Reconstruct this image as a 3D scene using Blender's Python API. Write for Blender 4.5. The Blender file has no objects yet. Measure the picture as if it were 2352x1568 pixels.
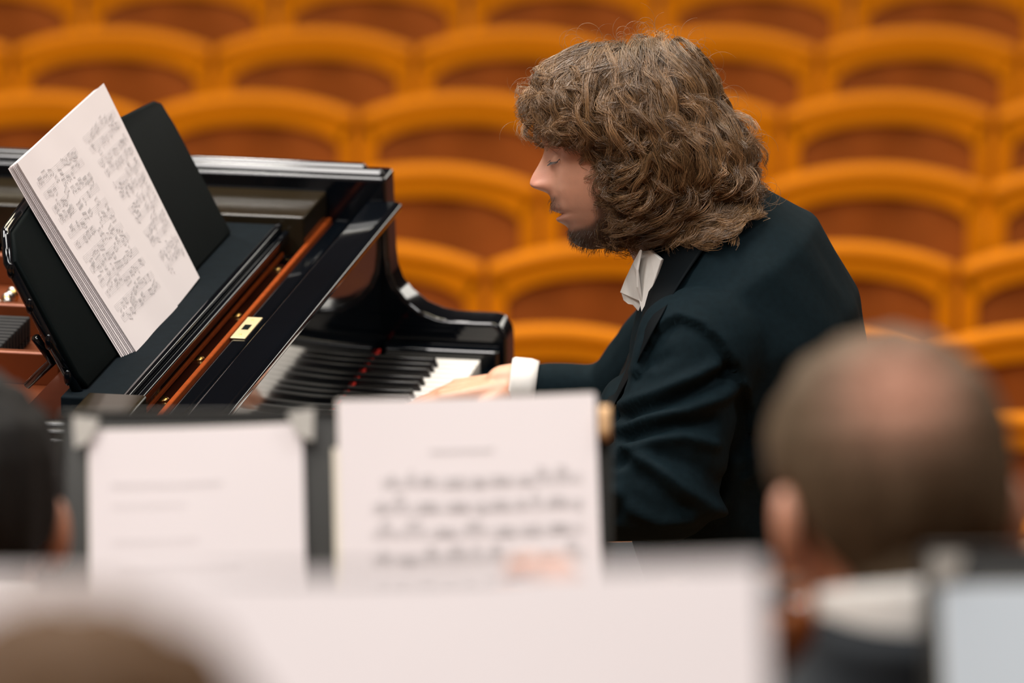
import bpy, bmesh, math, random
import numpy as np
from mathutils import Vector, Matrix
random.seed(7); rng = np.random.default_rng(11)
SC = bpy.context.scene; COL = SC.collection
V3 = lambda *a: np.array(a, float)

# ------------------------------------------------------------------ camera
W, H = 2352, 1568
LENS = 200.0; F = LENS/36*W
YAW = math.radians(10.15); PITCH = math.radians(15.3)
FH = V3(-math.sin(YAW), math.cos(YAW), 0)
FWD = FH*math.cos(PITCH) - V3(0, 0, math.sin(PITCH))
RIGHT = np.cross(FWD, V3(0, 0, 1)); RIGHT /= np.linalg.norm(RIGHT)
UP = np.cross(RIGHT, FWD)
CAM = V3(1.397, -6.323, 2.858)
cd = bpy.data.cameras.new('camera'); cam = bpy.data.objects.new('camera', cd); COL.objects.link(cam)
cd.lens = LENS; cd.sensor_width = 36; cd.clip_end = 100
m = Matrix.Identity(4)
for r in range(3):
    m[r][0], m[r][1], m[r][2], m[r][3] = RIGHT[r], UP[r], -FWD[r], CAM[r]
cam.matrix_world = m
cd.dof.use_dof = True; cd.dof.focus_distance = 7.15; cd.dof.aperture_fstop = 3.8
SC.camera = cam
SC.cycles.max_bounces = 6; SC.cycles.diffuse_bounces = 3; SC.cycles.glossy_bounces = 4

def ray(u, v): return FWD + RIGHT*(u-W/2)/F - UP*(v-H/2)/F
def on(u, v, x=None, y=None, z=None, d=None):
    r = ray(u, v)
    t = (x-CAM[0])/r[0] if x is not None else (y-CAM[1])/r[1] if y is not None else (z-CAM[2])/r[2] if z is not None else d
    return CAM + r*t
def onplane(u, v, P0, n):
    r = ray(u, v); return CAM + r*(np.dot(P0-CAM, n)/np.dot(r, n))
def proj(P):
    q = np.asarray(P) - CAM; dd = q @ FWD
    return np.stack([W/2+F*(q @ RIGHT)/dd, H/2-F*(q @ UP)/dd], -1)

# ------------------------------------------------------------------ light, world, exposure
SC.view_settings.view_transform = 'Standard'; SC.view_settings.look = 'None'
SC.view_settings.gamma = 1; SC.view_settings.use_curve_mapping = False
SC.view_settings.exposure = 0.0
wd = bpy.data.worlds.new('hall_air'); SC.world = wd; wd.use_nodes = True
wd.node_tree.nodes['Background'].inputs[0].default_value = (1.0, .88, .74, 1)
wd.node_tree.nodes['Background'].inputs[1].default_value = .02
def area(name, loc, target, size, power, col, shape='RECTANGLE', sy=None):
    l = bpy.data.lights.new(name, 'AREA'); l.shape = shape; l.size = size
    if sy: l.size_y = sy
    l.energy = power; l.color = col
    o = bpy.data.objects.new(name, l); COL.objects.link(o); o.location = loc
    o.rotation_euler = (Vector(target)-Vector(loc)).to_track_quat('-Z', 'Y').to_euler()
    return o
area('stage_lamp_front', (-2.8, -3.0, 6.6), (.4, .2, 1.0), 2.2, 245, (1, .97, .935), sy=1.6)
area('stage_lamp_over', (-1.3, .2, 7.2), (0, .6, .8), 4.2, 430, (1, .96, .92), sy=1.8)
area('stage_lamp_side', (-4.2, 2.6, 5.6), (.2, .4, 1.1), 1.4, 190, (1, .95, .90), sy=1.4)
area('sheet_fill_lamp', (.7, -4.3, 6.8), (.7, -3.1, 1.7), 2.6, 150, (1, .98, .97), sy=1.4)  # added overhead fill, aimed to brighten the sheets on the stands
area('score_fill_lamp', (3.6, .2, 6.4), (-.3, .6, 1.0), 1.2, 150, (1, .97, .96), sy=1.2)  # added fill from the right to brighten the piano score
area('hall_lamp_a', (-3.2, 5.2, 6.6), (-1.6, 7.0, -.6), 2.6, 235, (1, .88, .64), sy=2.0)
area('hall_lamp_b', (1.2, 4.8, 6.6), (.6, 7.0, -.6), 2.6, 220, (1, .88, .64), sy=2.0)
area('edge_highlight_lamp', (2.6, 19.6, 4.0), (2.6, 0, 3.4), 12, 300, (1, .95, .86), sy=2.2)  # added light on the unseen far wall, for highlight lines on piano edges
for i, (x, y) in enumerate([(-1.6, 3.2), (-.9, 3.6), (-.1, 3.3), (.7, 3.0)]):
    area('spot_lamp', (x, y, 6.4), (.1*i, .9, .8), .28, 26, (1, .95, .88), 'DISK')

# ------------------------------------------------------------------ materials
MATS = {}
def mat(name, col, rough=.5, metal=0, spec=.5, coat=0, var=0, scale=8, stretch=(1, 1, 1), bump=0, bscale=60, sheen=0, emit=None, attr=None, sss=0, varcol=None):
    if name in MATS: return MATS[name]
    M = bpy.data.materials.new(name); M.use_nodes = True; nt = M.node_tree; b = nt.nodes['Principled BSDF']
    b.inputs['Base Color'].default_value = (*col, 1); b.inputs['Roughness'].default_value = rough
    b.inputs['Metallic'].default_value = metal; b.inputs['Specular IOR Level'].default_value = spec
    b.inputs['Coat Weight'].default_value = coat; b.inputs['Coat Roughness'].default_value = .03
    if sheen: b.inputs['Sheen Weight'].default_value = sheen
    if sss:
        b.inputs['Subsurface Weight'].default_value = sss; b.inputs['Subsurface Radius'].default_value = (.012, .004, .002); b.inputs['Subsurface Scale'].default_value = .5
    tc = nt.nodes.new('ShaderNodeTexCoord'); mp = nt.nodes.new('ShaderNodeMapping')
    nt.links.new(tc.outputs['Object'], mp.inputs[0]); mp.inputs['Scale'].default_value = stretch
    src = None
    if attr:
        a = nt.nodes.new('ShaderNodeAttribute'); a.attribute_name = attr; src = a.outputs['Color']
    if var:
        nz = nt.nodes.new('ShaderNodeTexNoise'); nz.inputs['Scale'].default_value = scale; nz.inputs['Detail'].default_value = 5
        nt.links.new(mp.outputs[0], nz.inputs[0])
        rp = nt.nodes.new('ShaderNodeMapRange'); rp.inputs[1].default_value = .3; rp.inputs[2].default_value = .7
        rp.inputs[3].default_value = 1-var; rp.inputs[4].default_value = 1+var
        nt.links.new(nz.outputs[0], rp.inputs[0])
        mx = nt.nodes.new('ShaderNodeMix'); mx.data_type = 'RGBA'; mx.blend_type = 'MULTIPLY'; mx.inputs[0].default_value = 1
        if src: nt.links.new(src, mx.inputs[6])
        else: mx.inputs[6].default_value = (*col, 1)
        nt.links.new(rp.outputs[0], mx.inputs[7]); src = mx.outputs[2]
    if src: nt.links.new(src, b.inputs['Base Color'])
    if bump:
        nz2 = nt.nodes.new('ShaderNodeTexNoise'); nz2.inputs['Scale'].default_value = bscale; nz2.inputs['Detail'].default_value = 3
        nt.links.new(mp.outputs[0], nz2.inputs[0]); bp = nt.nodes.new('ShaderNodeBump'); bp.inputs['Strength'].default_value = bump; bp.inputs['Distance'].default_value = .002
        nt.links.new(nz2.outputs[0], bp.inputs['Height']); nt.links.new(bp.outputs[0], b.inputs['Normal'])
    MATS[name] = M; return M
LACQ = mat('black_lacquer', (.0015, .0025, .004), .06, spec=.5, var=.2, scale=3)
LEDGE = mat('rubbed_lacquer', (.018, .013, .007), .12, spec=.35, var=.25, scale=10, stretch=(1, 30, 1))
ARMREFL = mat('arm_reflection_brown', (.12, .036, .008), .15, var=.2, scale=6, stretch=(8, 1, 1))  # brown of a reflection, painted as base colour
SATIN = mat('black_satin', (.0022, .0038, .0040), .6, spec=.03, var=.15, scale=12, bump=.05, bscale=200)
BAIZE = mat('desk_baize', (.0034, .0062, .0085), .85, spec=.06, var=.15, scale=60, bump=.1, bscale=400)
COPPER = mat('copper_plate', (.15, .034, .008), .38, metal=.35, var=.15, scale=9, bump=.05)
PINRED = mat('pinblock_lacquer', (.05, .012, .006), .18, var=.25, scale=9)
KFELT = mat('crimson_felt', (.33, .018, .012), .9, spec=.1, var=.35, scale=90, bump=.2, bscale=300)
FELT = mat('red_felt', (.21, .036, .003), .9, spec=.1, var=.15, scale=70, bump=.2, bscale=300)
GOLD = mat('brass', (.80, .50, .16), .25, metal=1, var=.08, scale=20)
PALEBRASS = mat('pale_brass', (.66, .53, .30), .4, metal=.3, var=.06, scale=25)
STEEL = mat('steel', (.55, .53, .5), .25, metal=1, var=.1, scale=30)
IVORY = mat('ivory_key', (.80, .77, .72), .18, var=.02, scale=30)
EBONY = mat('ebony_key', (.006, .006, .007), .3, var=.2, scale=40)
KEYWOOD = mat('key_wood', (.5, .33, .17), .6, var=.15, scale=30)
PAPER = mat('paper', (.745, .685, .685), .7, var=.015, scale=6, bump=.04, bscale=8)
PAPERC = mat('cream_paper', (.80, .73, .60), .7, var=.02, scale=6)
PAPERB = mat('cool_paper', (.62, .71, .78), .7, var=.02, scale=6)
INK = mat('faded_ink', (.52, .49, .49), .8, var=.15, scale=40)
INKD = mat('dark_ink', (.42, .40, .40), .8, var=.15, scale=40)
STANDM = mat('stand_metal', (.022, .021, .017), .5, spec=.3, var=.12, scale=14, bump=.03)
SLEEVE = mat('clear_sleeve', (.42, .40, .36), .25, var=.05, scale=14)
OAK = mat('honey_wood', (.60, .185, .002), .5, spec=.10, var=.14, scale=2.2, stretch=(1, 6, 9), bump=.04, bscale=30)
LEATHER = mat('brown_leather', (.27, .068, .010), .4, spec=.3, var=.22, scale=7, bump=.1, bscale=40)
STAGEW = mat('stage_boards', (.30, .13, .045), .35, var=.2, scale=3, stretch=(1, 9, 1))
CARPET = mat('hall_carpet', (.16, .035, .012), .9, var=.2, scale=30, bump=.2, bscale=200)
PLASTER = mat('warm_plaster', (.30, .23, .16), .8, var=.05, scale=2, bump=.05)
WALLW = mat('panel_wood', (.05, .026, .012), .4, var=.15, scale=2, stretch=(1, 1, 7))
JACKET = mat('navy_wool', (.0031, .0085, .0113), .8, spec=.07, var=.12, scale=120, bump=.06, bscale=900)
SATINL = mat('lapel_satin', (.0015, .003, .004), .7, spec=.08, var=.1, scale=40)
BLACKW = mat('black_wool', (.006, .009, .012), .8, spec=.3, var=.15, scale=90, bump=.06, bscale=800)
LINEN = mat('white_linen', (.80, .77, .72), .75, var=.03, scale=80, bump=.05, bscale=900)
SKIN = mat('skin', (.55, .28, .19), .48, attr='Col', var=.06, scale=60, bump=.05, bscale=500, sss=.12)
HAIRM = mat('brown_hair', (.1, .05, .02), .30, spec=.7, attr='Col')
HAIRB = mat('greying_hair', (.11, .075, .04), .7, spec=.2, attr='Col', var=.25, scale=60, stretch=(4, 4, 1), bump=.5, bscale=140)
SHOE = mat('shoe_leather', (.006, .006, .007), .2, var=.1, scale=20)
VIOLIN = mat('violin_varnish', (.22, .07, .018), .2, var=.25, scale=12, stretch=(1, 8, 1))
CHAIRBK = mat('stage_chair_black', (.015, .015, .015), .5, var=.1, scale=20)
PEGW = mat('peg_wood', (.60, .36, .17), .6, var=.12, scale=60)
RUBBER = mat('damper_felt', (.012, .012, .013), .9, var=.2, scale=60, bump=.2, bscale=300)

# ------------------------------------------------------------------ mesh helpers
def tag(o, label=None, cat=None, group=None, kind=None):
    for k, v in (('label', label), ('category', cat), ('group', group), ('kind', kind)):
        if v: o[k] = v
    return o
def empty(name, loc=(0, 0, 0), rz=0, **k):
    o = bpy.data.objects.new(name, None); COL.objects.link(o); o.location = loc; o.rotation_euler = (0, 0, rz)
    return tag(o, **k)
def obj(name, verts, faces, material, parent=None, smooth=True, world=False, **k):
    me = bpy.data.meshes.new(name); me.from_pydata([tuple(v) for v in verts], [], [tuple(f) for f in faces]); me.update()
    return link(name, me, material, parent, smooth, world, **k)
def link(name, me, material, parent=None, smooth=True, world=False, **k):
    me.name = name
    for mm in (material if isinstance(material, (list, tuple)) else [material]): me.materials.append(mm)
    if smooth: me.polygons.foreach_set('use_smooth', [True]*len(me.polygons))
    o = bpy.data.objects.new(name, me); COL.objects.link(o)
    if parent:
        o.parent = parent
        if world: o.matrix_parent_inverse = pinv(parent)
    return tag(o, **k)
def pinv(p):
    mt = Matrix.LocRotScale(p.location, p.rotation_euler, p.scale)
    if p.parent: mt = Matrix.LocRotScale(p.parent.location, p.parent.rotation_euler, p.parent.scale) @ p.matrix_parent_inverse @ mt
    return mt.inverted()
def sharp(o, ang=35):
    me = o.data; me.polygons.foreach_set('use_smooth', [True]*len(me.polygons))
    bm = bmesh.new(); bm.from_mesh(me)
    for e in bm.edges:
        if len(e.link_faces) == 2 and e.calc_face_angle(0) > math.radians(ang): e.smooth = False
    bm.to_mesh(me); bm.free(); return o
def bm_box(bm, lo, hi, bev=0, seg=2):
    r = bmesh.ops.create_cube(bm, size=1); vs = r['verts']
    lo, hi = np.array(lo), np.array(hi)
    for v in vs: v.co = Vector(tuple((lo+hi)/2 + np.array(v.co)*(hi-lo)))
    if bev:
        es = list({e for v in vs for e in v.link_edges})
        bmesh.ops.bevel(bm, geom=es, offset=bev, segments=seg, profile=.5, affect='EDGES')
def box(name, lo, hi, material, parent=None, bev=.003, seg=3, **k):
    bm = bmesh.new(); bm_box(bm, lo, hi, bev, seg); me = bpy.data.meshes.new(name); bm.to_mesh(me); bm.free()
    return wn(sharp(link(name, me, material, parent, **k), 50))
def wn(o):
    w_ = o.modifiers.new('n', 'WEIGHTED_NORMAL'); w_.keep_sharp = True; return o
def prism(name, poly, axis, a, b, material, parent=None, bev=.003, seg=3, **k):
    """poly: 2-D points; extruded along axis from a to b."""
    def P(p, t):
        return {'x': (t, p[0], p[1]), 'y': (p[0], t, p[1]), 'z': (p[0], p[1], t)}[axis]
    bm = bmesh.new(); n = len(poly)
    A = [bm.verts.new(P(p, a)) for p in poly]; B = [bm.verts.new(P(p, b)) for p in poly]
    bm.faces.new(A); bm.faces.new(B[::-1])
    for i in range(n): bm.faces.new((A[i], B[i], B[(i+1) % n], A[(i+1) % n]))
    bmesh.ops.recalc_face_normals(bm, faces=bm.faces)
    if bev:
        es = [e for e in bm.edges if len(e.link_faces) == 2 and e.calc_face_angle(0) > math.radians(28)]
        bmesh.ops.bevel(bm, geom=es, offset=bev, segments=seg, profile=.5, affect='EDGES')
    me = bpy.data.meshes.new(name); bm.to_mesh(me); bm.free()
    return wn(sharp(link(name, me, material, parent, **k), 40))
def loft(secs, cap=True):
    """list of equal-length point rings -> verts, faces"""
    n = len(secs[0]); V = np.concatenate([np.asarray(s) for s in secs]); Fc = []
    for i in range(len(secs)-1):
        for j in range(n):
            a, b = i*n+j, i*n+(j+1) % n
            Fc.append((a, b, b+n, a+n))
    if cap:
        Fc.append(tuple(range(n))[::-1]); Fc.append(tuple(range((len(secs)-1)*n, len(secs)*n)))
    return V, Fc
def basis(d):
    d = np.asarray(d, float)/np.linalg.norm(d)
    a = V3(0, 0, 1) if abs(d[2]) < .9 else V3(1, 0, 0)
    x = np.cross(a, d); x /= np.linalg.norm(x); return x, np.cross(d, x), d
def tube(path, rad, n=10, cap=True):
    path = np.asarray(path, float); rad = np.broadcast_to(rad, (len(path),)); secs = []
    tang = np.gradient(path, axis=0); x = None
    for p, t, r in zip(path, tang, rad):
        t = t/np.linalg.norm(t)
        if x is None: x = basis(t)[0]
        x = x - t*np.dot(x, t); x /= np.linalg.norm(x); y = np.cross(t, x)
        a = np.linspace(0, 2*math.pi, n, endpoint=False)
        secs.append(p + r*(np.cos(a)[:, None]*x + np.sin(a)[:, None]*y))
    return loft(secs, cap)
def capsule(p0, p1, r0, r1, n=16):
    p0, p1 = np.asarray(p0, float), np.asarray(p1, float); d = (p1-p0)/np.linalg.norm(p1-p0)
    k = np.linspace(-math.pi/2+.15, 0, 5); pts, rs = [], []
    for a in k: pts.append(p0+d*r0*math.sin(a)); rs.append(r0*math.cos(a))
    for a in -k[::-1]: pts.append(p1+d*r1*math.sin(a)); rs.append(r1*math.cos(a))
    return tube(pts, rs, n)
def ellipsoid(c, r, rot=None, n=20):
    secs = []
    for a in np.linspace(-math.pi/2+.08, math.pi/2-.08, n//2+2):
        t = np.linspace(0, 2*math.pi, n, endpoint=False)
        p = np.stack([math.cos(a)*np.cos(t)*r[0], math.cos(a)*np.sin(t)*r[1], np.full(n, math.sin(a)*r[2])], 1)
        if rot is not None: p = p @ np.asarray(rot).T
        secs.append(p+np.asarray(c))
    return loft(secs)
def merge(parts):
    V, Fc, o = [], [], 0
    for v, f in parts:
        V.append(np.asarray(v)); Fc += [tuple(i+o for i in q) for q in f]; o += len(v)
    return np.concatenate(V), Fc
def blob(parts, voxel, smooth=6):
    """union of closed shells by voxel remesh, smoothed -> verts, faces(list)"""
    V, Fc = merge(parts); me = bpy.data.meshes.new('tmp'); me.from_pydata([tuple(v) for v in V], [], Fc)
    bm = bmesh.new(); bm.from_mesh(me); bmesh.ops.recalc_face_normals(bm, faces=bm.faces); bm.to_mesh(me); bm.free()
    o = bpy.data.objects.new('tmp', me); COL.objects.link(o)
    r = o.modifiers.new('r', 'REMESH'); r.mode = 'VOXEL'; r.voxel_size = voxel
    if smooth:
        s = o.modifiers.new('s', 'SMOOTH'); s.factor = .5; s.iterations = smooth
    dg = bpy.context.evaluated_depsgraph_get(); dg.update()
    ev = bpy.data.meshes.new_from_object(o.evaluated_get(dg))
    co = np.empty(len(ev.vertices)*3); ev.vertices.foreach_get('co', co)
    nr = np.empty(len(ev.vertices)*3); ev.vertices.foreach_get('normal', nr)
    fc = [tuple(p.vertices) for p in ev.polygons]
    bpy.data.objects.remove(o); bpy.data.meshes.remove(me); bpy.data.meshes.remove(ev)
    return co.reshape(-1, 3), fc, nr.reshape(-1, 3)
def setcol(o, cols):
    a = o.data.color_attributes.new('Col', 'FLOAT_COLOR', 'POINT')
    c = np.ones((len(o.data.vertices), 4)); c[:, :3] = cols; a.data.foreach_set('color', c.ravel())
def copytree(o, parent=None):
    c = o.copy(); COL.objects.link(c)
    if parent is not None: c.parent = parent
    for ch in list(o.children): copytree(ch, c)
    return c
def sstep(a, b, x):
    t = np.clip((x-a)/(b-a), 0, 1); return t*t*(3-2*t)
ORD = ['first', 'second', 'third', 'fourth', 'fifth', 'sixth', 'seventh', 'eighth', 'ninth']

# ------------------------------------------------------------------ the setting
HALLZ = -1.33
def struct(o): o['kind'] = 'structure'; return o
se = on(2300, 1238, z=0); sy0 = se[1]-(-9-se[0])*math.tan(-YAW)*-1; sl_ = math.tan(YAW)
ey = lambda x: se[1]+(x-se[0])*sl_
struct(prism('floor', [(-9, -9), (9, -9), (9, ey(9)), (-9, ey(-9))], 'z', -.12, 0, STAGEW, bev=0))
struct(box('floor_hall', (-9, .5, HALLZ-.1), (9, 20, HALLZ), CARPET, bev=0))
struct(prism('trim_1', [(-9, ey(-9)-.02), (9, ey(9)-.02), (9, ey(9)-.1), (-9, ey(-9)-.1)], 'z', HALLZ, -.12, WALLW, bev=0))
struct(box('wall_back', (-9, 20, HALLZ), (9, 20.2, 8), WALLW, bev=0))
struct(box('wall_front', (-9, -9.2, 0), (9, -9, 8), PLASTER, bev=0))
struct(box('wall_left', (-9.2, -9, HALLZ), (-9, 20, 8), PLASTER, bev=0))
struct(box('wall_right', (9, -9, HALLZ), (9.2, 20, 8), PLASTER, bev=0))
struct(box('ceiling', (-9, -9, 8), (9, 20, 8.2), PLASTER, bev=0))
for i, (y0, y1, z) in enumerate([(-9, -3.05, .8), (-3.05, -1.9, .46), (-1.9, -.95, .2)]):
    struct(box('trim_%d' % (i+2), (-4, y0, 0), (5, y1, z), STAGEW, bev=0))

# ------------------------------------------------------------------ hall seats
SEATW = .546; TOPZ = -.385
def make_seat():
    root = empty('hall_seat'); hw = SEATW/2-.006; base = HALLZ; zt = TOPZ-base     # local: faces -Y, origin at its foot
    N = 25; xs = np.linspace(-hw, hw, N)
    top = lambda x: zt - .052*np.abs(x/hw)**2.1
    # arched cap rail: rounded section
    sec = [(-.026, -.010), (-.031, .004), (-.026, .017), (-.014, .024), (.004, .022), (.016, .012), (.018, -.008), (.012, -.016), (-.02, -.018)]
    rings = [[(x, s[0], top(x)-.024+s[1]) for s in sec] for x in xs]
    obj('cap_rail', *loft(rings), OAK, root)
    # flat arched band under the cap + stiles: the frame round the panel
    iw = hw-.042; pz = .34
    def inner(x):
        t = np.clip(np.abs(x)/iw, 0, 1); return zt-.078-.042*t**2.1-.018*t**9
    V, Fc = [], []
    for x in xs:
        xi = np.clip(x, -iw, iw)
        for y in (-.022, .010): V += [(x, y, top(x)-.03), (xi, y, inner(xi))]
    for i in range(N-1):
        a, b = i*4, i*4+4
        Fc += [(a, b, b+1, a+1), (a+2, a+3, b+3, b+2), (a+1, b+1, b+3, a+3)]
    o = len(V)
    obj('back_band', V, Fc, OAK, root, smooth=False)
    for s in (-1, 1):
        lo, hi = sorted((s*iw, s*hw))
        box('back_stile', (lo, -.022, .30), (hi, .012, zt-.088), OAK, root, bev=.004)
    box('bottom_rail', (-hw, -.020, pz-.04), (hw, .010, pz+.02), OAK, root, bev=.004)
    # upholstered panel, gently hollow with soft vertical swells
    V, Fc = [], []; M_ = 9
    xp = np.linspace(-iw-.004, iw+.004, 21)
    for x in xp:
        z1 = inner(np.clip(x, -iw, iw))+.006
        for k in range(M_):
            t = k/(M_-1); V.append((x, -.004+.010*math.cos(x/iw*3.6)*math.sin(math.pi*min(1, t*1.0)) + .003*math.sin(x*38), pz+(z1-pz)*t))
    for i in range(20):
        for k in range(M_-1): Fc.append((i*M_+k, i*M_+M_+k, i*M_+M_+k+1, i*M_+k+1))
    obj('back_panel', V, Fc, LEATHER, root)
    box('seat_cushion', (-hw+.035, -.46, .40), (hw-.035, -.02, .47), LEATHER, root, bev=.02)
    for s in (-1, 1):
        x0 = s*(hw-.016)
        box('arm_rest', (x0-.022, -.36, .60), (x0+.022, -.01, .632), OAK, root, bev=.008)
        box('side_support', (x0-.012, -.34, 0), (x0+.012, -.06, .60), OAK, root, bev=.004)
    return root
# (peak pixel row, one valley column) of each row, far to near
ROWS = [(-75, 190), (63, 490), (210, 821), (374, 1240), (553, 1115), (742, 2122), (945, 2060), (1165, 2230)]
proto = make_seat(); first = True
nrow = len(ROWS)
for r, (yp, vx) in enumerate(ROWS):
    P0 = on(vx, yp, z=TOPZ); dep = (P0-CAM) @ FWD; s = F*SEATW/dep
    ks = [k for k in range(-6, 8) if -60 < vx+(k+.5)*s+s/2 and vx+(k+.5)*s-s/2 < W+40]
    for j, k in enumerate(ks):
        P = P0+RIGHT*SEATW*(k+.5)
        o = proto if first else copytree(proto); first = False
        o.location = (P[0], P[1], HALLZ); o.rotation_euler = (0, 0, YAW)
        tag(o, 'honey wood hall seat with brown panel, %s from %s, %s row from top' % (ORD[j] if r < 5 else ORD[len(ks)-1-j], 'left' if r < 5 else 'right', ORD[r]), 'seat', 'hall seats in rows')

# ------------------------------------------------------------------ grand piano
piano = empty('grand_piano', label='black lacquered grand piano with open keyboard and its lid taken off', cat='piano')
KZ = .73; YB, YT = -.02, 1.26          # inner faces of the two arms
RT = .985; TH = .065
def armprof(y, pts): return [(on(u, v, y=y)[0], on(u, v, y=y)[2]) for u, v in pts]
far = [(906, 378), (909, 474), (911, 560), (917, 600), (929, 632), (950, 660), (985, 688), (1021, 703), (1052, 710), (1110, 713), (1151, 714)]
ap = armprof(YT+TH, far)
for i in range(3): ap[i] = (ap[1][0]-.002*(1-i), ap[i][1])
flat = ap[-1]; tipx = on(1185, 800, y=YT+TH)[0]
ap += [(flat[0]+.009, flat[1]-.005), (tipx-.002, flat[1]-.020)]
arm_poly = [(-.75, RT-.006)] + [(ap[0][0], RT-.006)] + ap[1:] + [(tipx, .60), (-.75, .60)]
for y0, y1 in ((YT, YT+TH), (YB-TH, YB)):
    prism('arm', arm_poly, 'y', y0, y1, LACQ, piano, bev=.007, seg=4)
# rim behind the arms: plan outline with bent treble side and round tail
def plan(off):
    q = [(-.74, YT+off), (-.95, YT-.01+off), (-1.2, YT-.09+off*.95), (-1.45, YT-.25+off*.9), (-1.75, YT-.42+off*.9), (-2.05, YT-.5+off*.9), (-2.3, YT-.56+off*.9),
         (-2.5, YT-.68+off*.8), (-2.6-off*.6, YT-.85+off*.4), (-2.64-off, YB+.2), (-2.58-off*.7, YB+.06-off*.7), (-2.45, YB-off), (-1.6, YB-off), (-.74, YB-off)]
    return q
inn, out = plan(0), plan(TH)
V, Fc = [], []
for (a, b) in zip(inn, out):
    V += [(*a, .60), (*a, RT-.006), (*b, RT-.006), (*b, .60)]
for i in range(len(inn)-1):
    for k in range(4): Fc.append((i*4+k, i*4+4+k, i*4+4+(k+1) % 4, i*4+(k+1) % 4))
Fc += [(0, 1, 2, 3), tuple(len(V)-4+k for k in (3, 2, 1, 0))]
o = obj('rim', V, Fc, LACQ, piano, smooth=False); bv = o.modifiers.new('b', 'BEVEL'); bv.width = .006; bv.segments = 3
# raised beads along the top of the rim arms (they catch the lamps)
for y0 in (YT+.006, YT+.036):
    box('rim_bead', (-.75, y0, RT-.010), (ap[0][0]-.004-(.03 if y0 > YT+.02 else 0), y0+.017, RT+.003), LACQ, piano, bev=.0058, seg=1)
for y0 in (YB-.028, YB-.058):
    box('rim_bead', (-.75, y0, RT-.010), (ap[0][0]-.004, y0+.022, RT+.003), LACQ, piano, bev=.008, seg=4)
box('key_bed', (-.70, YB-.001, .60), (-.005, YT+.001, .675), LACQ, piano)
box('key_slip', (.004, YB, .64), (.026, YT, KZ-.012), LACQ, piano)
for y0, y1 in ((1.232, YT), (YB, -.002)):
    box('key_block', (-.14, y0, .676), (.024, y1, KZ+.012), LACQ, piano, bev=.006)
# keys
def key_mesh(white):
    bm = bmesh.new()
    if white: bm_box(bm, (-.150, -.0114, KZ-.022), (0, .0114, KZ), .0012, 2)
    else:
        bm_box(bm, (-.150, -.0056, KZ-.006), (-.050, .0056, KZ+.0125), .002, 2)
        for v in bm.verts:
            if v.co.x > -.06 and v.co.z > KZ: v.co.x -= .006
    me = bpy.data.meshes.new('key'); bm.to_mesh(me); bm.free(); return me
WM, BM = key_mesh(True), key_mesh(False); WM.materials.append(IVORY); BM.materials.append(EBONY)
for me in (WM, BM): me.polygons.foreach_set('use_smooth', [True]*len(me.polygons))
KP = 1.23/52
notes = ['A', 'B', 'C', 'D', 'E', 'F', 'G']
for i in range(52):
    o = bpy.data.objects.new('white_key', WM); COL.objects.link(o); o.parent = piano; o.location = (0, (i+.5)*KP, 0)
    nn = notes[i % 7]
    if nn in 'ACDFG' and i < 51:
        off = {'A': .12, 'C': -.12, 'D': .12, 'F': -.15, 'G': 0}[nn]*KP
        o = bpy.data.objects.new('black_key', BM); COL.objects.link(o); o.parent = piano; o.location = (0, (i+1)*KP+off, 0)
box('key_felt', (-.1456, 0, KZ+.0045), (-.1425, 1.23, KZ+.0092), KFELT, piano, bev=.001)
# fallboard, open: upright face behind the keys with a lip at the top
FX = -.146
prism('fallboard', [(FX, KZ+.010), (FX-.022, KZ+.010), (FX-.026, .925), (FX-.020, .944), (FX+.022, .9475), (FX+.030, .943), (FX+.029, .934), (FX+.008, .928), (FX, .912)], 'y', YB+.004, YT-.004, LACQ, piano, bev=.0025)
box('name_rail', (FX-.03, 0, KZ+.014), (FX-.008, 1.23, KZ+.024), LACQ, piano)
# stretcher with lock plate, felt strip
st = box('stretcher', (-.217, YB, .72), (-.191, YT, .915), LACQ, piano, bev=.006, seg=4)
box('front_ledge', (-.190, YB, .70), (-.174, YT, .885), LACQ, piano, bev=.004)
lp = on(572, 752, z=.917)
pl = box('lock_plate', (-.2165, lp[1]-.052, .9152), (-.1965, lp[1]+.052, .9172), PALEBRASS, st, bev=.0009)
box('lock_slot', (-.211, lp[1]-.012, .9172), (-.202, lp[1]+.012, .9178), SATIN, st, bev=.0002)
for s in (-1, 1):
    obj('plate_rivet', *ellipsoid((-.2065, lp[1]+s*.036, .9174), (.0018, .0018, .0008)), GOLD, st)
box('felt_strip', (-.2245, YB, .900), (-.2175, YT, .9185), FELT, piano, bev=.002)
# tuning pin field with plate bolts
pf = box('pin_block', (-.420, YB, .80), (-.2250, YT, .888), PINRED, piano, bev=.002)
box('plate_edge', (-.254, .2, .902), (-.2505, 1.095, .908), FELT, piano, bev=.001)
for yb in (.20, .41, .606, .827, 1.078):
    bolt = obj('plate_bolt', *ellipsoid((-.258, yb, .889), (.0095, .0095, .004)), GOLD, pf)
PV, PF = tube([(0, 0, 0), (0, 0, .028)], .0036, 8)
pin = bpy.data.meshes.new('tuning_pin'); pin.from_pydata([tuple(v) for v in PV], [], PF); pin.materials.append(STEEL)
for yb in np.arange(.02, .44, .024):
    for c in range(3):
        o = bpy.data.objects.new('tuning_pin', pin); COL.objects.link(o); o.parent = pf
        o.location = (-.268-.013*c, yb+.008*c, .888)
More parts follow.
